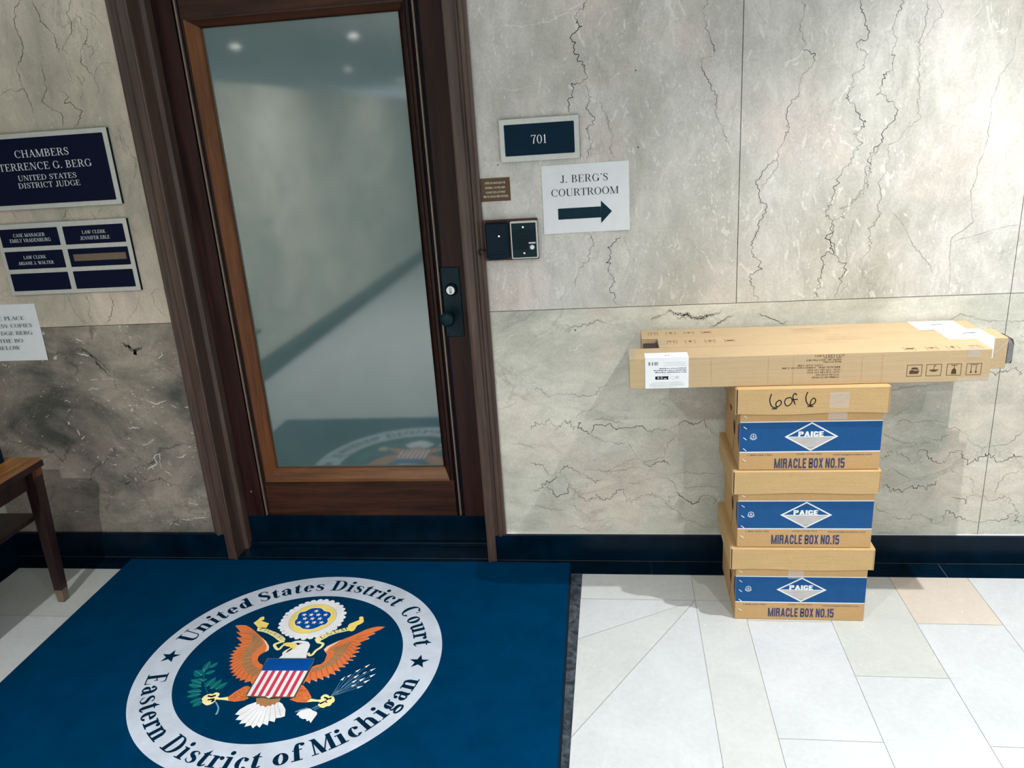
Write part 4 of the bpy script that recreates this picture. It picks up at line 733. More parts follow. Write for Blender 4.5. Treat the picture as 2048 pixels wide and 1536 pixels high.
# beneath and around the mat, and out in the corridor
tile(-2.416, -1.93, -0.42, FB, 't3'); tri([(-2.416, -0.4212), (-2.416, -1.1), (-1.93, -0.75), (-1.93, -0.4212)], 't1'); tri([(-2.416, -1.102), (-2.416, -3.2), (-1.93, -3.2), (-1.93, -0.752)], 't0')
tile(-1.93, -0.149, -3.2, FB, 't1')
for i in range(9):
    for k in range(7):
        tile(-2.416 + 0.2519 * i, -2.416 + 0.2519 * (i + 1), -3.2 - 0.51 * (k + 1), -3.2 - 0.51 * k, rnd.choice(['t0', 't1']))
tile(-8, 5.0, -17, -6.77, 't1'); tile(-8, -2.62, -6.77, 0, 't1')
struct(fl.build('floor'))

bl = MB(); bl.box(-2.5, -1.556, -0.018, 0, 0, 0.107, 'black', 0.002)
bl.box(-2.48, -1.556, -0.0188, -0.018, 0.0008, 0.0022, 'joint')
struct(bl.build('baseboard_back'))
br = MB(); br.box(-0.4895, 5.0, -0.018, 0, 0, 0.107, 'black', 0.002)
br.box(-0.4895, 5.0, -0.0188, -0.018, 0.0008, 0.0022, 'joint'); br.box(-0.4895, 5.0, -0.006, 0, 0.107, 0.1078, 'pale')
struct(br.build('baseboard_right'))
bs = MB(); bs.box(-2.5, -2.482, -7.5, -0.018, 0, 0.107, 'black', 0.002)
struct(bs.build('baseboard_left'))
tb = MB()
for x0, x1 in ((-2.416, 0.1), (0.1012, 1.10), (1.1025, 2.1), (2.1012, 5.0)):
    tb.box(x0, x1, FB, -0.0185, -0.01, 0.0008, 'black')
tb.box(-2.482, -2.4165, -7.5, -0.0185, -0.01, 0.0008, 'black')
tb.box(-0.20, -0.149, -1.45, FB - 0.0005, -0.01, 0.0008, 'blackstrip')
struct(tb.build('trim_1'))

# ------------------------------------------------------------------ door case and door
cs = MB()
outer = [(0, 0.0), (0, -.012), (.006, -.016), (.012, -.016), (.014, -.024), (.019, -.030), (.026, -.030), (.030, -.024), (.034, -.020), (.040, -.021), (.046, -.026), (.046, 0.0)]
inner = [(.046, 0.0), (.046, -.027), (.072, -.029), (.078, -.034), (.083, -.032), (.084, -.026), (.084, .042), (.099, .046), (.099, .088), (.120, .088), (.120, .16), (.046, .16)]
left = lambda p: (-1.602 + p[0], p[1])
right = lambda p: (-0.435 - p[0] * 0.857, p[1])
for fn in (left, right):
    cs.prism([fn(p) for p in outer], 'z', 0.1075, 2.13, 'casing')
    cs.prism([fn(p) for p in inner], 'z', 0.0, 2.13, 'casing')
cs.box(-1.602, -0.435, -.03, 0.16, 2.13, 2.20, 'casing'); cs.box(-1.51, -0.51, 0.0, 0.16, 2.062, 2.13, 'casing')
struct(cs.build('trim_2'))
th = MB(); th.box(-1.519, -0.506, -0.020, 0.13, 0.0, 0.007, 'black', 0.002); th.box(-1.5185, -0.5065, 0.066, 0.13, 0.007, 0.024, 'black', 0.002)
struct(th.build('trim_3'))

door = bpy.data.objects.new('door_1', None); door.location = (-1.01, 0.085, 0.0); door['kind'] = 'structure'; C.objects.link(door)
DY = 0.085
dp = lambda mb, n, sm=False: mb.build(n, door, (-1.01, 0.085, 0.0), sm)
q = MB(); q.box(-1.5025, -1.432, DY, DY + .045, .026, 2.06, 'doorwood', .001); dp(q, 'stile')
q = MB(); q.box(-0.606, -0.5215, DY, DY + .045, .026, 2.06, 'doorwood', .001); dp(q, 'stile')
q = MB(); q.box(-1.409, -0.638, DY, DY + .045, .136, .287, 'raildoor', .001); q.box(-1.432, -.606, DY + .02, DY + .045, .026, .30, 'groove'); dp(q, 'bottom_rail')
q = MB(); q.box(-1.409, -0.638, DY, DY + .045, 1.966, 2.06, 'raildoor', .001); dp(q, 'top_rail')
for a, b in ((-1.409, -1.397), (-.650, -.638)):
    q = MB(); q.box(a, b, DY, DY + .045, .287, 1.966, 'doorwood', .001); dp(q, 'inner_stile')
for a, b, c0, c1 in ((-1.432, -1.409, -1.4245, -1.4185), (-.638, -.606, -.6265, -.6200)):
    q = MB(); q.box(a, b, DY + .012, DY + .045, .136, 2.06, 'groove'); dp(q, 'groove_channel')
    q = MB(); q.box(c0, c1, DY - .002, DY + .013, .136, 2.06, 'strip', .0012); dp(q, 'weather_strip')
q = MB()
ox0, ox1, oz0, oz1 = -1.397, -.650, .287, 1.966
ix0, ix1, iz0, iz1 = -1.352, -.676, .339, 1.937
def beadside(a, b, c_, d, m):   # outer a-b, inner c-d (x,z)
    for (yo, yi, f0, f1) in ((.078, .080, 0, .18), (.080, .106, .18, .92), (.106, .100, .92, 1.0)):
        L = lambda p, r, f: (p[0] + (r[0] - p[0]) * f, p[1] + (r[1] - p[1]) * f)
        P = [L(a, d, f0), L(b, c_, f0), L(b, c_, f1), L(a, d, f1)]
        q.poly([(P[0][0], yo, P[0][1]), (P[1][0], yo, P[1][1]), (P[2][0], yi, P[2][1]), (P[3][0], yi, P[3][1])], m)
    q.poly([(a[0], .078, a[1]), (b[0], .078, b[1]), (b[0], .095, b[1]), (a[0], .095, a[1])], m)
    q.poly([(d[0], .100, d[1]), (c_[0], .100, c_[1]), (c_[0], .112, c_[1]), (d[0], .112, d[1])], m)
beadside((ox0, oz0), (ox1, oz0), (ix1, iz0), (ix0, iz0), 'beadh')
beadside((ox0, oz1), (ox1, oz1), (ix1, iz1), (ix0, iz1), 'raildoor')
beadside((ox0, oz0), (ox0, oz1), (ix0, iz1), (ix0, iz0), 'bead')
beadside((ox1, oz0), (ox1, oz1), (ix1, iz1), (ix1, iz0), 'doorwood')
dp(q, 'glazing_bead')
q = MB(); q.box(ox0 + .01, ox1 - .006, .110, .117, oz0 + .01, oz1 - .01, 'glass'); dp(q, 'glass_pane')
q = MB(); q.box(-1.5018, -.5222, DY - .003, DY + .02, .0255, .135, 'black', .001); dp(q, 'kick_plate')
q = MB(); q.box(-.6125, -.5462, DY - .004, DY, .857, 1.1085, 'bronze', .002)
lp = dp(q, 'lock_plate'); lp['label'] = 'dark bronze lock plate with round knob'
lo = (-1.01, 0.085, 0.0)
q = MB(); q.lathe([(.022, .0), (.022, -.006), (.019, -.010)], (-.5795, DY - .004, 1.0303), 'blackplastic', 24); q.build('lock_collar', lp, lo)
q = MB(); q.lathe([(.0155, -.008), (.0155, -.017), (.0145, -.019), (.0001, -.019)], (-.5795, DY - .004, 1.0303), 'chrome', 24); q.box(-.5840, -.5750, DY - .0245, DY - .0235, 1.0195, 1.0400, 'steel', .0005); q.box(-.5805, -.5785, DY - .026, DY - .0244, 1.022, 1.028, 'ink'); q.build('lock_cylinder', lp, lo)
q = MB(); q.lathe([(.016, 0), (.016, -.006), (.010, -.010), (.010, -.028), (.018, -.032), (.0255, -.042), (.027, -.052), (.0245, -.061), (.015, -.0665), (.0001, -.068)], (-.592, DY - .004, .9345), 'bronze', 28); q.build('knob', lp, lo, True)
for x, z in ((-.604, 1.097), (-.555, .868), (-.604, .868)):
    q = MB(); q.lathe([(.0036, 0), (.0036, -.001), (.0001, -.0018)], (x, DY - .004, z), 'blackplastic', 12); q.build('screw', lp, lo)
q = MB(); q.lathe([(.004, 0), (.004, -.0015), (.0001, -.002)], (-1.47, DY, .243), 'strip', 10); dp(q, 'screw_plug')

# ------------------------------------------------------------------ wall signs
def letters(root, polys, y, mat, name='lettering'):
    mb = MB()
    for k, p in enumerate(polys):
        mb.poly([(u, y - (k % 7) * 0.00002, v) for u, v in p], mat)
    return part(mb, name, root)

def plate_sign(loc, x0, x1, z0, z1, label, cat, name):
    r = thing(name, loc, label, cat)
    q = MB(); q.box(x0 + .001, x1 + .0005, -.0105, -.0003, z0 + .001, z1 - .001, 'ink'); part(q, 'backing', r)  # black carries both the dark side edge and its shadow on the wall
    q = MB(); q.box(x0, x1, -.0125, -.0105, z0, z1, 'steel', .0006); part(q, 'frame', r)
    return r
def panel(r, x0, x1, z0, z1, mat, rad=.003, name='name_panel'):
    q = MB(); q.prism(rrect(x0, x1, z0, z1, rad), 'y', -.0133, -.0120, mat); return part(q, name, r)

r = plate_sign((-1.947, 0, 1.3945), -2.2026, -1.6925, 1.3945, 1.648, 'large navy nameplate reading CHAMBERS in a silver frame left of the door', 'sign', 'chambers_sign')
panel(r, -2.184, -1.7095, 1.4105, 1.6322, 'navy')
L = serif_fit('CHAMBERS', 'roman', -2.0500, -1.8460, 1.5682, .0244, .05) + serif_fit('TERRENCE G. BERG', 'roman', -2.1215, -1.7715, 1.5265, .0240, .05) + serif_fit('UNITED STATES', 'roman', -2.0595, -1.8370, 1.4918, .0175) + serif_fit('DISTRICT JUDGE', 'roman', -2.0650, -1.8300, 1.4660, .0182)
letters(r, L, -.0136, 'white')

r = plate_sign((-1.947, 0, 1.0905), -2.2026, -1.6917, 1.0905, 1.346, 'silver staff directory plate with six navy inserts below the chambers sign', 'sign', 'directory_sign')
for a, b in ((-2.1875, -1.9595), (-1.9385, -1.7075)):
    for c0, c1 in ((1.2648, 1.3285), (1.1850, 1.2490), (1.1056, 1.1690)):
        panel(r, a, b, c0, c1, 'navy', .002, 'name_insert')
L = serif_fit('CASE MANAGER', 'fine', -2.1360, -2.0115, 1.3000, .0118) + serif_fit('EMILY VRADENBURG', 'fine', -2.1535, -1.9930, 1.2812, .0122)
L += serif_fit('LAW CLERK', 'fine', -1.8670, -1.7770, 1.2997, .0116) + serif_fit('JENNIFER EBLE', 'fine', -1.8790, -1.7655, 1.2793, .0120)
L += serif_fit('LAW CLERK', 'fine', -2.1170, -2.0280, 1.2212, .0113) + serif_fit('ARIANE J. WALTER', 'fine', -2.1430, -2.0030, 1.2006, .0113)
letters(r, L, -.0136, 'white')
q = MB(); q.box(-1.9210, -1.7188, -.0142, -.0133, 1.2055, 1.2294, 'footcap'); part(q, 'blank_tape_strip', r)

r = plate_sign((-0.234, 0, 1.4540), -.3600, -.1068, 1.4540, 1.5838, 'small silver framed navy plate numbered 701 right of the door', 'sign', 'room_number_sign')
panel(r, -.3443, -.1226, 1.4716, 1.5672, 'navy2')
letters(r, serif_fit('701', 'roman', -.2600, -.2105, 1.5060, .0262), -.0136, 'white')
q = MB()
for i in range(3):
    for dx, dz in ((0, 0), (0, .0023), (.0023, .0023)):
        q.lathe([(.0006, 0), (.0001, -.0006)], (-.243 + i * .0075 + dx, -.0133, 1.4945 + dz), 'navy2', 8)
part(q, 'braille', r)

def paper(name, loc, label, x0, x1, z0, z1, tilt):
    r = thing(name, loc, label, 'paper sign')
    q = MB(); n = 10
    for i in range(n):          # a sheet that lifts a little off the stone at its lower corners
        for k in range(6):
            P = []
            for a, b in ((i, k), (i + 1, k), (i + 1, k + 1), (i, k + 1)):
                u, w = a / n, b / 6
                x = x0 + (x1 - x0) * u; z = z0 + (z1 - z0) * w + tilt * (u - .5)
                P.append((x, -.0015 - .004 * (1 - w) ** 3 * (abs(u - .5) * 2) ** 2, z))
            q.poly(P, 'paper')
    part(q, 'sheet', r, True)
    return r
r = paper('courtroom_paper_sign', (-.094, 0, 1.219), 'white paper sheet with black arrow pointing right, under the 701 plate', -.2333, .0454, 1.2193, 1.4362, .0018)
L = serif_fit("J. BERG'S", 'bodoni', -.1738, -.0207, 1.3793, .0232, .06) + serif_fit('COURTROOM', 'bodoni', -.2046, .0118, 1.3376, .0226, .02)
letters(r, L, -.0023, 'ink')
letters(r, [[(-.185, 1.2985), (-.1852, 1.2632), (-.0463, 1.2642), (-.0463, 1.2990)], [(-.0463, 1.2458), (-.0110, 1.2826), (-.0457, 1.3174)]], -.0024, 'inkteal', 'arrow')
r = paper('courtesy_copies_paper_sign', (-2.27, 0, .839), 'white notice sheet about courtesy copies taped below the staff directory plate', -2.412, -2.1325, .8390, 1.0560, .0)
L = serif_fit('PLEASE PLACE', 'bodoni', -2.372, -2.1850, .9971, .0140) + serif_fit('COURTESY COPIES', 'bodoni', -2.392, -2.1608, .9683, .0144) + serif_fit('FOR JUDGE BERG', 'bodoni', -2.387, -2.1672, .9404, .0140) + serif_fit('IN THE BOX', 'bodoni', -2.352, -2.2058, .9112, .0140) + serif_fit('BELOW', 'bodoni', -2.3265, -2.2345, .8838, .0142)
letters(r, L, -.0066, 'ink')

r = thing('doorbell_plaque', (-.386, 0, 1.333), 'small brown plaque with cream doorbell instructions beside the door casing', 'sign')
q = MB(); q.box(-.4345, -.3372, -.0035, -.0002, 1.3333, 1.4072, 'brown', .0006); part(q, 'plate', r)
q = MB(); q.box(-.4355, -.3362, -.0018, -.0001, 1.3323, 1.4082, 'cream'); part(q, 'edge_trim', r)
L = []
for t, a, b, z, h in (('AFTER YOU HAVE RUNG THE', -.4195, -.3522, 1.3885, .0068), ('DOORBELL, YOU WILL HEAR', -.4188, -.3532, 1.3740, .0066), ('A SLIGHT CLICK, AT WHICH', -.4180, -.3540, 1.3592, .0068), ('TIME YOU SHOULD OPEN THE DOOR.', -.4274, -.3444, 1.3456, .0070)):
    L += sans_fit(t, a, b, z, h, .012)
letters(r, L, -.0038, 'cream')

r = thing('mounting_board', (-.343, 0, 1.141), 'reddish wooden backing board behind the card reader and intercom', 'mounting board')
q = MB(); q.box(-.4345, -.2535, -.014, -.0004, 1.1405, 1.2740, 'redwood', .002); part(q, 'board', r)
r = thing('card_reader', (-.388, -.014, 1.147), 'black card reader with tiny pink light, nearest the door casing', 'card reader')
q = MB(); q.box(-.4262, -.3490, -.034, -.0145, 1.1478, 1.2678, 'blackplastic', .004); part(q, 'housing', r)
q = MB(); q.box(-.4225, -.3530, -.0355, -.0335, 1.164, 1.2640, 'blackplastic', .002); part(q, 'cover', r)
q = MB(); q.lathe([(.0026, 0), (.0026, -.0012), (.0001, -.0022)], (-.3800, -.0355, 1.2235), 'led', 12); part(q, 'indicator_light', r)
q = MB(); q.tube([(-.430, -.020, 1.176), (-.437, -.030, 1.180), (-.444, -.038, 1.184), (-.450, -.038, 1.181), (-.452, -.036, 1.172), (-.449, -.032, 1.166), (-.446, -.024, 1.165)], .0022, 'ink'); part(q, 'cable', r, True)
r = thing('intercom', (-.298, -.014, 1.147), 'intercom with black speaker grille and white button in a pale metal frame', 'intercom')
q = MB(); q.prism(rrect(-.3420, -.2540, 1.1462, 1.2678, .004), 'y', -.0300, -.0145, 'steel'); part(q, 'frame', r)
q = MB(); q.box(-.3383, -.2583, -.0315, -.0290, 1.1500, 1.2620, 'bronze', .0008)
for i in range(15):
    z = 1.1765 + i * .0044
    q.box(-.3365, -.2600 if z > 1.2020 else -.2870, -.0325, -.0314, z, z + .0020, 'blackplastic')
part(q, 'speaker_grille', r)
for z in (1.2487, 1.1640):
    q = MB(); q.lathe([(.0033, 0), (.0033, -.0015), (.0001, -.0024)], (-.2997, -.0314, z), 'chrome', 14); part(q, 'screw', r)
q = MB(); q.lathe([(.0075, 0), (.0075, -.003), (.006, -.0045), (.0001, -.0048)], (-.2730, -.0314, 1.1825), 'white', 20); part(q, 'call_button', r)
q = MB(); q.box(-.2839, -.2615, -.0328, -.0313, 1.1945, 1.1990, 'white', .0005); part(q, 'button_label', r)

# ------------------------------------------------------------------ storage boxes
def storage_box(x0, x1, lx0, lx1, z0, band, label, mark=None):
    Y0, Y1 = -.363, -.060
    LF = -.3725
    r = thing('storage_box', ((x0 + x1) / 2, (Y0 + Y1) / 2, z0), label, 'storage box', 'stacked storage boxes')
    bt, bb = band
    q = MB()
    q.box(x0, x1, Y0, Y1, z0 + .0004, z0 + .252, 'kraft', .0015)
    y = Y0 - .0003
    xm = (x0 + x1) / 2 + .004
    P = XZ(y)
    q.flat([rect(x0 + .001, bb, x1 - .001, bt)], P, 'blue')
    q.flat([rect(x0 + .001, bt, x1 - .001, bt + .003), rect(x0 + .001, bb - .0035, x1 - .001, bb)], P, 'pale')
    zc = (bt + bb) / 2; hh = (bt - bb) / 2 - .001; hw = .0765
    P2 = XZ(y - .0002)
    for k, (sx, sz) in enumerate(((1, 1), (1, -1), (-1, -1), (-1, 1))):
        w = .0085; h = .0048
        q.flat([[(xm, zc + sz * hh), (xm + sx * hw, zc), (xm + sx * (hw - w), zc), (xm, zc + sz * (hh - h))]], P2, 'pale')
    q.flat([[(xm - hw + .008, zc), (xm + hw - .008, zc), (xm, zc - hh + .0046)]], XZ(y - .0001), 'grayprint')
    for i in range(9):
        zz = zc - .003 - i * .0036
        hw2 = (hw - .009) * (1 - (zc - zz) / (hh - .004))
        if hw2 > .004:
            q.flat([rect(xm - hw2, zz, xm + hw2, zz + .0011)], P2, 'pale')
    q.flat([rect(xm - hw + .010, zc - .0013, xm + hw - .010, zc + .0006)], P2, 'pale')
    q.flat(gothic('PAIGE', xm - .0375, xm + .0350, zc, .0168, .36, .55), XZ(y - .0003), 'pale')
    dz = bb - .067
    q.flat(gothic('MIRACLE BOX NO.15', x0 + .1035, x0 + .3060, .0115 + dz, .0325), P, 'bluetext')
    q.flat(sans_fit('1-800-223-1901', x0 + .025, x0 + .096, .0535 + dz, .0050, .01), P, 'bluetext')
    q.flat(sans_fit('Leader of the Pack', x0 + .165, x0 + .240, .0555 + dz, .0052, .0, .3), P, 'bluetext')
    q.flat(sans_fit('www.paigecompany.com', x0 + .270, x0 + .381, .0530 + dz, .0052, .01), P, 'bluetext')
    ex, ez = x0 + .040, zc + .003
    q.flat(ringarc(ex, ez, .0085, .0085, .0016, .0016) + ringarc(ex, ez, .0115, .0115, .0014, .0014, 200, 340) + [rect(ex - .0045, ez - .0012, ex + .0045, ez + .0002), rect(ex - .0008, ez - .005, ex + .0008, ez + .005)], P2, 'pale')
    # printing carried round the left end, flap line and hand slot
    X = x0 - .0003
    q.poly([(X, Y0 + .0005, bt), (X, Y0 + .030, bt - .018), (X, Y0 + .034, bb + .030), (X, Y0 + .0005, bb)], 'blue')
    q.poly([(X, Y0 + .055, z0 + .19), (X, Y0 + .058, z0 + .19), (X, Y0 + .125, z0 + .01), (X, Y0 + .120, z0 + .01)], 'inside')
    part(q, 'body', r)
    for cy, cz in ((Y0 + .105, z0 + .100), (Y0 + .185, z0 + .150)):
        q = MB(); q.prism([(cy + .016 * math.cos(2 * PI * i / 16) , cz + .022 * math.sin(2 * PI * i / 16) + .4 * .016 * math.cos(2 * PI * i / 16)) for i in range(16)], 'x', x0 - .0006, x0 + .0005, 'inside')  # dark oval plate, the shade inside the hole put into its colour
        part(q, 'hand_hole', r)
    # lid: top, front, back and two end panels standing a little proud
    zt = z0 + .2635; zl = z0 + (.190 if mark is None else .184)
    q = MB()
    q.box(lx0 - .003, lx1 + .003, LF + .0005, Y1 + .009, zt - .004, zt, 'kraft2', .0018)
    n = 14      # front panel with a slightly wavy lower edge
    ph = z0 * 40
    for i in range(n):
        xa = lx0 + (lx1 - lx0) * i / n; xb = lx0 + (lx1 - lx0) * (i + 1) / n
        za = zl + .0022 * math.sin(i * .55 + ph); zb = zl + .0022 * math.sin((i + 1) * .55 + ph)
        q.hexa([(xa, LF, za), (xb, LF, zb), (xb, LF + .004, zb), (xa, LF + .004, za), (xa, LF, zt - .002), (xb, LF, zt - .002), (xb, LF + .004, zt - .002), (xa, LF + .004, zt - .002)], 'kraft2')
    q.box(lx0, lx1, Y1 + .005, Y1 + .009, zl, zt - .002, 'kraft2')
    q.box(lx0 - .0055, lx0 - .002, LF + .006, Y1 + .009, zl - .002, zt - .002, 'kraft2'); q.box(lx1 + .0022, lx1 + .0055, LF + .006, Y1 + .009, zl - .002, zt - .002, 'kraft2')
    q.box(lx0 - .002, lx0 - .0003, LF + .004, LF + .012, zl + .002, zt - .004, 'inside'); q.box(lx1 + .0003, lx1 + .002, LF + .004, LF + .012, zl + .002, zt - .004, 'inside')  # dark strips put the shade of the panel gaps into colour
    part(q, 'lid', r)
    for i in range(5):
        zz = bt + .019 - i * .0352
        q = MB(); cx = x0 + .0155; 
        if zz > zl - .012 and zz < zl + .02: zz = zl - .0105
        q.hexa([(cx - .0050, y - .0011, zz + .0030), (cx - .0042, y - .0011, zz + .0046), (cx + .0050, y - .0011, zz - .0028), (cx + .0042, y - .0011, zz - .0044), (cx - .0050, y, zz + .0030), (cx - .0042, y, zz + .0046), (cx + .0050, y, zz - .0028), (cx + .0042, y, zz - .0044)], 'white')
        part(q, 'staple', r)
    if mark:
        def hp(pts):
            return [(.435 + (1460 + u * .15625 - 1541) * .001418, .778 - (780 + w * .15625 - 787) * .00157) for u, w in pts]
        H = []
        for s_ in ([(535, 50), (515, 120), (530, 190), (570, 225), (620, 215), (660, 180), (655, 140), (630, 135), (600, 160), (595, 195), (612, 218)], [(545, 240), (580, 241), (612, 239)], [(772, 100), (720, 115), (705, 160), (730, 205), (770, 195), (800, 150), (785, 105), (762, 100)], [(855, 72), (832, 52), (806, 80), (815, 130), (840, 190)], [(790, 131), (830, 126), (870, 125)], [(990, 35), (970, 100), (985, 170), (1030, 205), (1080, 180), (1095, 140), (1070, 115), (1040, 140), (1030, 185), (1046, 206)], [(995, 216), (1030, 218), (1070, 218)]):
            h = hp(s_); H.append(pen(h, [.0030] * len(h), 5))
        for k in ((0, 1), (2,), (3, 4), (5, 6)):
            letters(r, sum([H[i] for i in k], []), LF - .0004, 'ink', 'handwritten_character')
        q = MB(); q.flat([rect(.602, .730, .655, .778)], XZ(LF - .0008), 'tape'); q.poly([(.602, LF - .0008, .730), (.655, LF - .0008, .730), (.656, y - .0008, .709), (.603, y - .0008, .709)], 'tape'); q.flat([rect(.603, .690, .656, .709)], XZ(y - .0008), 'tape')
        part(q, 'packing_tape', r)
    elif z0 < .1:
        q = MB(); q.flat([rect(x0 + .160, .153, x0 + .208, .189)], XZ(y - .0008), 'tape'); part(q, 'packing_tape', r)
    return r
storage_box(.354, .752, .340, .762, 0.0, (.158, .067), 'blue banded cardboard box at the bottom of the stack, on the floor')
storage_box(.354, .753, .3405, .759, .2645, (.4235, .3315), 'blue banded cardboard box in the middle of the stack of three')
storage_box(.353, .757, .3435, .764, .529, (.6835, .590), 'blue banded cardboard box atop the stack, 6 of 6 handwritten on lid', True)

# ------------------------------------------------------------------ long shipping cartons
CT, CB = .8880, .7935
def carton(x0, x1, y0, y1, label, caps, rot=0.0):
    r = thing('shipping_carton', ((x0 + x1) / 2, (y0 + y1) / 2, CB), label, 'long carton', 'long cartons on the stack')
    q = MB(); q.box(x0, x1, y0, y1, CB, CT, 'kraft3', .0016)
    return r, q
def icons_front(q, xs, y, inv=True):
    """handling marks, upside down like the carton"""
    for k, (a, b) in enumerate(xs):
        z0, z1 = .8125, .8475; t = .0013
        P = XZ(y); m = 'brownink'
        q.flat([rect(a, z0, b, z0 + t), rect(a, z1 - t, b, z1), rect(a, z0, a + t, z1), rect(b - t, z0, b, z1)], P, m)
        c_ = (a + b) / 2
        if k == 0:
            q.flat([[(c_ - .013, .820), (c_ + .010, .820), (c_ + .014, .830), (c_ + .002, .829), (c_ - .006, .832), (c_ - .013, .829)], [(c_ - .010, .834), (c_ + .012, .832), (c_ + .006, .839), (c_ - .006, .839)]], P, m)
        elif k == 1:
            q.flat([[(c_ - .014, .8315), (c_ + .014, .8315), (c_ + .006, .8262), (c_, .8250), (c_ - .006, .8262)], rect(c_ - .0008, .8310, c_ + .0008, .8420)] + pen([(c_, .8415), (c_ + .003, .844), (c_ + .005, .841)], [.0015] * 3), P, m)
        elif k == 2:
            q.flat([rect(c_ - .008, .8425, c_ + .008, .8440), rect(c_ - .0008, .832, c_ + .0008, .8430), [(c_ - .007, .817), (c_ + .007, .817), (c_ + .006, .829), (c_ + .002, .8335), (c_ - .002, .8335), (c_ - .006, .829)]], P, m)
        else:
            q.flat([rect(c_ - .011, .8425, c_ + .011, .8440)], P, m)
            for d in (-.007, .006):
                q.flat([rect(c_ + d - .0008, .822, c_ + d + .0008, .840), [(c_ + d - .0035, .8235), (c_ + d + .0035, .8235), (c_ + d, .8175)]], P, m)
def icons_top(q, xs, y0, y1, z):
    for k, (a, b) in enumerate(xs):
        P = XY(z); m = 'brownink'; t = .001
        q.flat([rect(a, y0, a + t, y1), rect(b - t, y0, b, y1)], P, m)
        q.flat([rect(a, y0, b, y0 + t), rect(a, y1 - t, b, y1)], P, 'faintink')
        c_ = (a + b) / 2; d = (y0 + y1) / 2
        if k == 0:
            q.flat([rect(c_ - .007, d - .011, c_ - .0055, d + .011), rect(c_ + .0055, d - .011, c_ + .007, d + .011), rect(c_ - .012, d + .011, c_ + .012, d + .0125)], P, m)
        elif k == 1:
            q.flat([[(c_ - .007, d + .002), (c_ + .007, d + .002), (c_ + .003, d + .010), (c_ - .003, d + .010)], rect(c_ - .0008, d - .010, c_ + .0008, d + .002)], P, m)
        elif k == 2:
            q.flat([[(c_ - .013, d), (c_ + .013, d), (c_, d + .007)], rect(c_ - .0008, d - .010, c_ + .0008, d)], P, m)
        else:
            q.flat([[(c_ - .013, d - .004), (c_ + .009, d - .006), (c_ + .013, d + .004), (c_ - .006, d + .006)]], P, m)
def flip(polys, cx, cz):
    return [[(2 * cx - u, 2 * cz - v) for u, v in p] for p in polys]

# front carton
y0 = -.3500
r, q = carton(.030, 1.036, y0, y0 + .107, 'front carton of the three, white barcode label at its left end', None)
yf = y0 - .0004
icons_front(q, ((.813, .854), (.865, .906), (.920, .959), (.972, 1.012)), yf)
icons_top(q, ((.985, 1.016), (.925, .955), (.868, .898), (.808, .838)), y0 + .008, y0 + .040, CT + .0003)
rows = [('C1112211301', .56, .640, .8785, .0055), ('QTY: 1 PC/CTN', .585, .632, .8735, .0048), ('GPS #: 20174187', .535, .632, .8665, .0048), ('MADE IN CHINA', .582, .632, .8598, .0048), ('CUFT: 0.547 CBM', .513, .582, .8512, .0044), ('MEASURE: 100X10X10 CM', .470, .630, .8440, .0050), ('N.W.: 3.39 LBS 1.41 KGS', .540, .630, .8365, .0050), ('G.W.: 6.43 LBS 2.91 KGS', .540, .629, .8290, .0050), ('STYLE# 410X100', .565, .629, .8213, .0050), ('ITEM# 801510020', .553, .628, .8135, .0050)]
for t, a, b, z, h in rows:
    q.flat(flip(sans_fit(t, a, b, z, h, .008), (a + b) / 2, z + h / 2), XZ(yf), 'brownink')
for x in (.268, .430, .500, .690, .745):     # creases in the board
    q.flat([rect(x, CB + .004, x + .0012, CT - .006)], XZ(yf), 'kraft2')
part(q, 'body', r)
q = MB(); q.box(.0765, .2030, y0 - .0009, y0 - .0003, CB + .0008, CT + .0006, 'paper'); q.box(.0765, .2030, y0 - .0009, y0 + .052, CT + .0002, CT + .0008, 'paper')
yl = y0 - .0011
for i in range(26):
    x = .0865 + i * .0011
    if random.random() < .62:
        q.flat([rect(x, .8660, x + .0006, .8765)], XZ(yl), 'ink')
q.flat([rect(.106, .8215, .142, .8315), [(.142, .8215), (.146, .8215), (.143, .8265), (.146, .8315), (.142, .8315)]], XZ(yl), 'ink')
q.flat(ringarc(.1150, .8265, .0028, .0028, .0012, .0012) + ringarc(.1245, .8265, .0030, .0030, .001, .001) + [rect(.131, .8235, .139, .8255)], XZ(yl - .0001), 'paper')
q.flat(ringarc(.1745, .8280, .0035, .0035, .0007, .0007, 60, 300) + ringarc(.1695, .8280, .0035, .0035, .0007, .0007, 60, 300) + ringarc(.1575, .8265, .009, .004, .0004, .0004), XZ(yl), 'ink')
for z, a, b in ((.8545, .118, .196), (.8485, .102, .197), (.8425, .106, .197)):
    x = a
    while x < b:
        w = random.uniform(.002, .008); q.flat([rect(x, z, min(b, x + w), z + random.uniform(.0014, .0030))], XZ(yl), 'bluetext'); x += w + .0015
for z, a, b in ((.8375, .128, .152), (.8740, .130, .195), (.8690, .136, .195), (.8640, .130, .196), (.8130, .100, .180), (.8090, .092, .190), (.8055, .088, .193), (.8020, .088, .190), (.7985, .098, .170)):
    x = a
    while x < b:
        w = random.uniform(.003, .012); q.flat([rect(x, z, min(b, x + w), z + .0007)], XZ(yl), 'grayprint'); x += w + .001
q.flat([rect(.135, y0 + .020, .141, y0 + .025), rect(.143, y0 + .020, .148, y0 + .025)], XY(CT + .0010), 'ink')
part(q, 'shipping_label', r)
q = MB(); q.box(.0292, .048, y0 - .001, y0 + .108, CT - .002, CT + .001, 'tape', .0008); q.box(.0288, .0298, y0, y0 + .107, CB + .030, CT + .001, 'tape'); part(q, 'packing_tape', r)
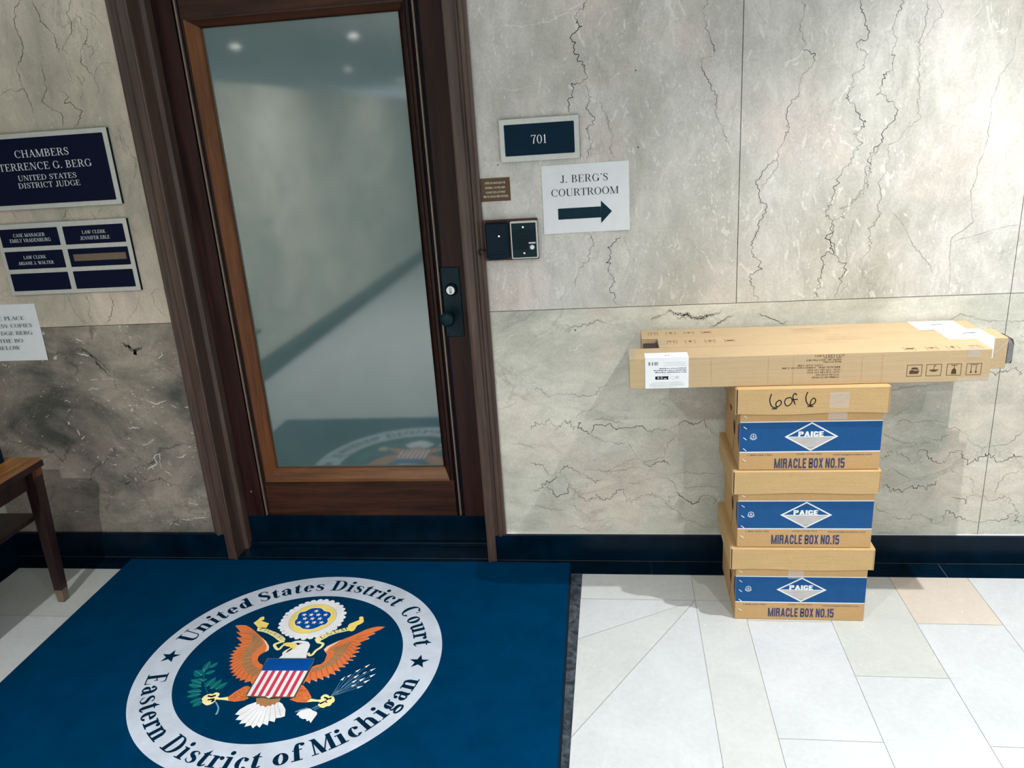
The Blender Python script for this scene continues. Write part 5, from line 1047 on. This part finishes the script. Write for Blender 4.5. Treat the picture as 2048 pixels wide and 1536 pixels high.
q = MB(); q.poly([(.972, y0 - .0012, CT - .022), (1.004, y0 - .0012, CT - .022), (1.004, y0 - .0012, CT + .0012), (.972, y0 - .0012, CT + .0012)], 'tape'); q.poly([(.972, y0 - .0012, CT + .0012), (1.004, y0 - .0012, CT + .0012), (1.004, y0 + .025, CT + .0012), (.972, y0 + .025, CT + .0012)], 'tape'); part(q, 'packing_tape', r)
q = MB(); q.flat([rect(.95, CB + .001, 1.036, CB + .012)], XZ(y0 - .0012), 'tape'); part(q, 'packing_tape', r)
r.rotation_euler = (0, 0, math.radians(0.3))

# middle carton, slid to the right, its black contents showing at both ends
y0 = -.2385
r, q = carton(.1235, 1.126, y0, y0 + .104, 'middle carton of the three, slid right with black ends showing', None)
icons_top(q, ((.152, .182), (.208, .238), (.268, .298), (.328, .358)), y0 + .036, y0 + .074, CT + .0003)
for k in range(4):
    q.flat([rect(.628, y0 + .030 + k * .011, .755 - .012 * k, y0 + .0325 + k * .011)], XY(CT + .0003), 'faintink')
q.flat([rect(.64, y0 + .088, .86, y0 + .0895)], XY(CT + .0003), 'faintink')
part(q, 'body', r)
for a, b in ((.078, .1233), (1.1262, 1.146)):
    q = MB(); q.prism([(y0 + .012, CB + .012), (y0 + .092, CB + .012), (y0 + .097, CB + .03), (y0 + .097, CT - .016), (y0 + .085, CT - .010), (y0 + .018, CT - .010), (y0 + .008, CT - .02), (y0 + .008, CB + .02)], 'x', a, b, 'darkend')
    part(q, 'dark_end', r)
q = MB(); q.box(.960, 1.088, y0 - .0008, y0 + .104, CT + .0002, CT + .0008, 'paper'); q.box(.960, 1.088, y0 - .0009, y0 - .0003, CT - .062, CT + .0006, 'paper')
q.flat([rect(1.020, y0 + .056, 1.058, y0 + .062), rect(1.060, y0 + .010, 1.078, y0 + .0125)], XY(CT + .0010), 'ink')
part(q, 'shipping_label', r)
q = MB(); q.flat([[(1.09, CB + .05), (1.127, CT - .002), (1.127, CT - .012), (1.095, CB + .044)]], XZ(y0 - .0009), 'tape'); part(q, 'packing_tape', r)
q = MB(); q.poly([(1.127, y0, CT), (1.150, y0 + .01, CT - .03), (1.150, y0 + .01, CB + .03), (1.127, y0, CB)], 'tape'); part(q, 'packing_tape', r)
q = MB(); q.flat([rect(.1232, y0 + .02, .150, y0 + .085)], XY(CT + .0007), 'tape'); part(q, 'packing_tape', r)

y0 = -.1325
r, q = carton(.0735, 1.092, y0, y0 + .104, 'rear carton of the three, lying against the marble wall', None)
icons_top(q, ((.098, .128), (.155, .185), (.212, .242), (.268, .298)), y0 + .036, y0 + .074, CT + .0003)
for k in range(4):
    q.flat([rect(.548, y0 + .026 + k * .011, .655 - .012 * k, y0 + .0285 + k * .011)], XY(CT + .0003), 'faintink')
q.flat([rect(.56, y0 + .060, .74, y0 + .0615)], XY(CT + .0003), 'faintink')
part(q, 'body', r)
q = MB(); q.box(.916, 1.052, y0, y0 + .104, CT + .0002, CT + .0008, 'paper'); q.flat([rect(.972, y0 + .058, 1.004, y0 + .064), rect(1.01, y0 + .012, 1.028, y0 + .015)], XY(CT + .0010), 'ink')
part(q, 'shipping_label', r)

# ------------------------------------------------------------------ table at the left wall, with its letter box
r = thing('side_table', (-2.22, -.78, 0), 'old wooden table with lower shelf standing in the left corner', 'table')
q = MB(); q.prism([(-2.44, -.292), (-2.025, -.292), (-2.003, -.314), (-2.003, -1.27), (-2.44, -1.27)], 'z', .546, .566, 'tabletop'); q.prism([(-2.0035, -.313), (-2.0005, -.313), (-2.0005, -1.27), (-2.0035, -1.27)], 'z', .545, .5665, 'tablewood'); part(q, 'top', r)
q = MB(); q.box(-2.068, -2.048, -1.20, -.35, .470, .546, 'tablewood', .001); q.box(-2.40, -2.09, -.345, -.325, .470, .546, 'tablewood', .001); q.box(-2.40, -2.09, -1.24, -1.22, .470, .546, 'tablewood', .001); q.box(-2.42, -2.40, -1.20, -.35, .470, .546, 'tablewood', .001); part(q, 'apron', r)
q = MB(); q.box(-2.415, -2.066, -1.23, -.322, .345, .362, 'tablewood', .002); part(q, 'shelf', r)
for lx in (-2.052, -2.404):
    for ly in (-.322, -1.222):
        q = MB(); t0 = .0155; t1 = .022; sx = 1 if lx > -2.2 else -1
        def sq(x, y, t, z): return [(x - t, y - t, z), (x + t, y - t, z), (x + t, y + t, z), (x - t, y + t, z)]
        q.hexa(sq(lx - .010 * sx, ly, t0, .052) + sq(lx + .006 * sx, ly, t1, .546), 'tablewood'); lg = part(q, 'leg', r)
        q = MB(); q.hexa(sq(lx - .012 * sx, ly, .0125, 0.0005) + sq(lx - .010 * sx, ly, .0160, .052), 'footcap'); subpart(q, 'foot_cap', lg, r)
q = MB(); q.hexa([(-2.0305, -.345, .500), (-2.0265, -.345, .500), (-2.0265, -.305, .500), (-2.0305, -.305, .500), (-2.0235, -.345, .545), (-2.0220, -.345, .545), (-2.0220, -.300, .545), (-2.0235, -.300, .545)], 'bead'); part(q, 'worn_corner', r)
r = thing('letter_box', (-2.33, -.45, .566), 'black open letter box on the table, mostly out of frame', 'letter box')
q = MB()
q.box(-2.45, -2.134, -.62, -.33, .5665, .571, 'blackplastic'); q.box(-2.138, -2.134, -.62, -.33, .571, .630, 'blackplastic'); q.box(-2.45, -2.446, -.62, -.33, .571, .63, 'blackplastic'); q.box(-2.446, -2.138, -.334, -.33, .571, .63, 'blackplastic'); q.box(-2.446, -2.138, -.62, -.616, .571, .60, 'blackplastic')
part(q, 'tray', r)

# ------------------------------------------------------------------ the court mat
r = thing('door_mat', (-1.07, -.66, 0.001), 'large navy entrance mat with court seal lying before the door', 'floor mat')
MZ = .0105
rot = math.radians(-.9)
MCX, MCY = -1.046, -.638
corners = [(-1.9675, -.040), (-.190, -.040), (-.165, -1.285), (-1.949, -1.285)]
def inset(d):
    s_ = [(1, -1), (-1, -1), (-1, 1), (1, 1)]
    return [(c_[0] + d * k[0], c_[1] + d * k[1]) for c_, k in zip(corners, s_)]
q = MB(); a = corners; b = inset(.003)
q.hexa([(p[0], p[1], .0009) for p in reversed(a)] + [(p[0], p[1], .006) for p in reversed(b)], 'rubber'); part(q, 'rubber_backing', r)
q = MB(); a = inset(.006)
q.hexa([(p[0], p[1], .006) for p in reversed(a)] + [(p[0], p[1], MZ) for p in reversed(inset(.008))], 'carpet'); part(q, 'carpet', r)
lay = [0]
def LZ(k): return XY(MZ + .00015 + k * .00022)
q = MB(); q.flat([[(u + MCX, v + MCY) for u, v in p] for p in ringarc(0, 0, .477, .477, .125, .125, 0, 360, 160)], LZ(0), 'ring'); part(q, 'seal_ring', r)
def polar_text(text, a0, a1, rb, h, inward, track=.05):
    """letters standing on the circle of radius rb between two angles"""
    P, w = serif_line(text, 'bold', track)
    out = []
    for g_ in P:
        cx = sum(p[0] for p in g_) / len(g_)
        o = []
        for u, v in g_:
            a = math.radians(a0 + (a1 - a0) * u / w)
            rr = rb + (v * h if not inward else -v * h)
            o.append((MCX + rr * math.cos(a), MCY + rr * math.sin(a)))
        out.append(o)
    return out
L = []
for t, a0, a1 in (('United', 168.4, 131.2), ('States', 127.8, 95.0), ('District', 91.0, 49.2), ('Court', 43.6, 12.0)):
    L += polar_text(t, a0, a1, .387, .064, False)
for t, a0, a1 in (('Eastern', -168.2, -125.0), ('District', -120.8, -78.4), ('of', -74.9, -63.4), ('Michigan', -61.0, -9.2)):
    L += polar_text(t, a0, a1, .4405, .063, True)
def star(cx, cy, R, rot=90, k=.40):
    return [[(cx + (R if i % 2 == 0 else R * k) * math.cos(math.radians(rot + 36 * i)), cy + (R if i % 2 == 0 else R * k) * math.sin(math.radians(rot + 36 * i))) for i in range(10)]]
L += star(MCX - .411, MCY + .002, .033) + star(MCX + .412, MCY + .009, .033)
q = MB()
for k, p in enumerate(L):
    q.poly([(u, v, MZ + .0005 + (k % 9) * .00003) for u, v in p], 'letternavy')
part(q, 'seal_lettering', r)

def pts(n):
    a = ART[n]
    return [(a[i] / 1e4 + MCX, a[i + 1] / 1e4 + MCY) for i in range(0, len(a), 2)]
q = MB()
def A(n, mat, k): q.flat([pts(n)], LZ(k), mat)
def Sm(n, mat, k, sub=3):   # smoothed outline
    P = pts(n); m = len(P); o = []
    for i in range(m):
        p0, p1, p2, p3 = P[i - 1], P[i], P[(i + 1) % m], P[(i + 2) % m]
        for s_ in range(sub):
            t = s_ / sub
            o.append(tuple(.5 * (2 * p1[d] + (p2[d] - p0[d]) * t + (2 * p0[d] - 5 * p1[d] + 4 * p2[d] - p3[d]) * t * t + (3 * p1[d] - p0[d] - 3 * p2[d] + p3[d]) * t ** 3) for d in (0, 1)))
    q.flat([o], LZ(k), mat)
def lines(n, mat, k, w0, w1):
    P = pts(n)
    for i in range(0, len(P) - 1, 2):
        q.flat(pen([P[i], P[i + 1]], [w0, w1], 1), LZ(k), mat)
def stroke(n, mat, k, w, w2=None):
    P = pts(n); q.flat(pen(P, [w + ((w2 or w) - w) * i / (len(P) - 1) for i in range(len(P))], 6), LZ(k), mat)
# glory
P = pts('cloud'); cx = sum(p[0] for p in P) / len(P); cy = sum(p[1] for p in P) / len(P)
Sm('cloud', 'cwhite', 1)
for i, p in enumerate(P):
    q.flat(disc(p[0] * .985 + cx * .015, p[1] * .985 + cy * .015, .0105, 10), LZ(2), 'cwhite')
Gd = pts('gold')
q.flat([[(cx + (p[0] - cx) * 1.035, cy + (p[1] - cy) * 1.035) for p in Gd]], LZ(3), 'lav')
Sm('gold', 'gold', 4)
S_ = pts('sky'); sx = sum(p[0] for p in S_) / len(S_); sy = sum(p[1] for p in S_) / len(S_)
q.flat([[(sx + (p[0] - sx) * 1.09, sy + (p[1] - sy) * 1.09) for p in S_]], LZ(5), 'cream2')
Sm('sky', 'royal', 6)
for p in pts('stars'):
    q.flat(star(p[0], p[1], .0105, 84), LZ(7), 'cwhite')
part(q, 'seal_glory', r)
q = MB()
A('lwing', 'orange', 1); A('rwing', 'orange', 1)
A('lwingmid', 'tan', 2); A('rwingmid', 'tan', 2)
A('lwinglight', 'peach', 3); A('rwinglight', 'peach', 3)
lines('featherL', 'dkor', 3, .0007, .0017); lines('featherR', 'dkor', 3, .0007, .0017)
lines('midL', 'dkor', 4, .0012, .0008); lines('midR', 'dkor', 4, .0012, .0008)
for n in ('lwing', 'rwing'):   # pale feather tips
    P = pts(n); Cx = sum(p[0] for p in P) / len(P); Cy = sum(p[1] for p in P) / len(P)
    m = len(P)
    start = 20 if n == 'lwing' else 18
    for i in range(start + (0 if n == 'lwing' else 1), m - 1, 2):
        a, b, c_ = P[i - 1], P[i], P[(i + 1) % m]
        if math.hypot(b[0] - Cx, b[1] - Cy) < max(math.hypot(a[0] - Cx, a[1] - Cy), math.hypot(c_[0] - Cx, c_[1] - Cy)):
            continue
        q.flat([[b, (b[0] + (a[0] - b[0]) * .38, b[1] + (a[1] - b[1]) * .38), (b[0] + (c_[0] - b[0]) * .38, b[1] + (c_[1] - b[1]) * .38)]], LZ(3), 'lav')
A('lleg', 'orange', 1); A('rleg', 'orange', 1)
rr = random.Random(3)
for n in ('lleg', 'rleg'):
    P = pts(n); x0, x1 = min(p[0] for p in P), max(p[0] for p in P); y0, y1 = min(p[1] for p in P), max(p[1] for p in P)
    def ins(x, y):
        c_ = False
        for i in range(len(P)):
            (ax, ay), (bx, by) = P[i - 1], P[i]
            if (ay > y) != (by > y) and x < (bx - ax) * (y - ay) / (by - ay) + ax: c_ = not c_
        return c_
    for _ in range(120):
        x, y = rr.uniform(x0, x1), rr.uniform(y0, y1)
        if ins(x, y) and ins(x + .004, y) and ins(x, y - .004):
            q.flat(pen([(x, y), (x + .002, y - .0025), (x + .004, y)], [.0009] * 3, 2), LZ(2), 'dkor')
A('tail', 'cwhite', 1); lines('taillines', 'lav', 2, .0022, .0009)
A('vent', 'tan', 3)
A('head', 'cwhite', 2); Sm('beak', 'gold', 5); A('eye', 'cblack', 6); A('mouth', 'cblack', 7)
A('lfoot', 'cream2', 2); A('lclaw', 'cblack', 3); A('lclaw2', 'cblack', 3)
part(q, 'seal_eagle', r)
q = MB()
A('shieldedge', 'olive', 8); A('chief', 'royal', 9)
tl, tr_, br_, bl_ = pts('stripes')
for i in range(13):
    f0, f1 = i / 13, (i + 1) / 13
    lp_ = lambda a, b, f: (a[0] + (b[0] - a[0]) * f, a[1] + (b[1] - a[1]) * f)
    q.flat([[lp_(tl, tr_, f0), lp_(tl, tr_, f1), lp_(bl_, br_, f1), lp_(bl_, br_, f0)]], LZ(9), 'cwhite' if i % 2 == 0 else 'red')
A('spoint', 'cwhite', 10)
part(q, 'seal_shield', r)
q = MB()
A('rib1', 'cream2', 3); A('rib1t', 'gold', 4); stroke('rib1b', 'cream2', 4, .0105, .008); stroke('rib1c', 'cream2', 4, .007, .003)
RIB2 = MB(); q1 = q; q = RIB2
A('rib2', 'cream2', 3); A('rib2t', 'gold', 4); stroke('rib2b', 'cream2', 4, .009, .009)
def along(text, base, h, k, mat, up=True):
    B = pts(base)
    seg = [math.hypot(b[0] - a[0], b[1] - a[1]) for a, b in zip(B, B[1:])]
    tot = sum(seg)
    P, w = serif_line(text, 'roman', .12)
    for g_ in P:
        o = []
        for u, v in g_:
            d = u / w * tot; i = 0
            while i < len(seg) - 1 and d > seg[i]:
                d -= seg[i]; i += 1
            f = d / seg[i]
            dx, dy = (B[i + 1][0] - B[i][0]) / seg[i], (B[i + 1][1] - B[i][1]) / seg[i]
            o.append((B[i][0] + dx * seg[i] * f - dy * v * h, B[i][1] + dy * seg[i] * f + dx * v * h))
        q.flat([o], LZ(k), mat)
along('UNUM', 'rib2base', .0150, 5, 'cblack'); part(q, 'seal_ribbon', r)
q = q1; along('E PLURIBUS', 'rib1base', .0165, 5, 'cblack'); part(q, 'seal_ribbon', r)
q = MB()
a = ART['leaves']
for i in range(0, len(a), 5):
    bx, by, tx, ty, w = a[i] / 1e4 + MCX, a[i + 1] / 1e4 + MCY, a[i + 2] / 1e4 + MCX, a[i + 3] / 1e4 + MCY, a[i + 4]
    dx, dy = tx - bx, ty - by; nx, ny = -dy, dx; l = math.hypot(dx, dy); hw = w / 10 * .0020 / l
    o = []
    for f, s_ in ((0, .25), (.2, .85), (.45, 1), (.75, .6), (1, 0), (.75, -.6), (.45, -1), (.2, -.85), (0, -.25)):
        o.append((bx + dx * f + nx * hw * s_, by + dy * f + ny * hw * s_))
    q.flat([o], LZ(1 + (i // 5) % 3), 'green')
    q.flat(pen([(bx, by), (bx + dx * .9, by + dy * .9)], [.0014, .0005], 1), LZ(4), 'sky2')
stroke('lbranch', 'green', 4, .003); part(q, 'seal_olive_branch', r)
q = MB(); stroke('lstem', 'sky2', 1, .003, .006); part(q, 'seal_branch_stem', r)
q = MB()
P = pts('arrows'); gx, gy = pts('grip')[0]
for i in range(0, len(P), 2):
    t, b = P[i], P[i + 1]
    dx, dy = t[0] - b[0], t[1] - b[1]
    q.flat([[t, (b[0] - dy * .22, b[1] + dx * .22), (b[0] + dx * .15, b[1] + dy * .15), (b[0] + dy * .22, b[1] - dx * .22)]], LZ(2), 'cwhite')
    q.flat(pen([(gx + rr.uniform(-.004, .004), gy + rr.uniform(-.004, .004)), b], [.0012, .0010], 1), LZ(1), 'sky2')
A('fletch', 'cwhite', 2); A('fletch2', 'sky2', 2); lines('ties', 'sky2', 2, .002, .002)
A('rfoot', 'cream2', 3); A('rclaw', 'cblack', 4); A('rclaw2', 'cblack', 4)
part(q, 'seal_arrows', r)

# ------------------------------------------------------------------ ceiling downlights
where = ['nearest the right end of the marble wall', 'behind the viewer to the right', 'behind the viewer to the left', 'at the far right', 'far back on the left', 'far back on the right']
for i, (x, y, w, b, sz) in enumerate(LAMPS):
    r = thing('ceiling_downlight', (x, y, CEIL - .006), 'round recessed ceiling downlight ' + where[i], 'ceiling light', 'recessed ceiling downlights')
    q = MB(); n = 24
    for j in range(n):
        a0, a1 = 2 * PI * j / n, 2 * PI * (j + 1) / n
        c0, s0, c1, s1 = math.cos(a0), math.sin(a0), math.cos(a1), math.sin(a1)
        q.poly([(x + .085 * c0, y + .085 * s0, CEIL - .004), (x + .085 * c1, y + .085 * s1, CEIL - .004), (x + .07 * c1, y + .07 * s1, CEIL - .012), (x + .07 * c0, y + .07 * s0, CEIL - .012)], 'steel')
        q.poly([(x + .07 * c0, y + .07 * s0, CEIL - .012), (x + .07 * c1, y + .07 * s1, CEIL - .012), (x + .062 * c1, y + .062 * s1, CEIL - .002), (x + .062 * c0, y + .062 * s0, CEIL - .002)], 'steel')
    part(q, 'trim_ring', r)
    q = MB(); q.flat(disc(x, y, .062, 24), XY(CEIL - .002), 'lens'); part(q, 'lens', r)
for x, y in ((-4.2, -6.3), (-2.8, -6.25), (-4.3, -10.6), (-4.4, -14.4)):
    r = thing('ceiling_downlight', (x, y, CEIL - .006), 'round recessed ceiling downlight of the far lobby seen reflected in the glass', 'ceiling light', 'far lobby downlights')
    q = MB(); q.flat(disc(x, y, .045, 20), XY(CEIL - .003), 'lens'); part(q, 'lens', r)
    q = MB(); q.flat([[(x + a * math.cos(t) , y + a * math.sin(t)) for a, t in ((.045, 2 * PI * j / 20), (.045, 2 * PI * (j + 1) / 20), (.09, 2 * PI * (j + 1) / 20), (.09, 2 * PI * j / 20))] for j in range(20)], XY(CEIL - .003), 'steel'); part(q, 'trim_ring', r)
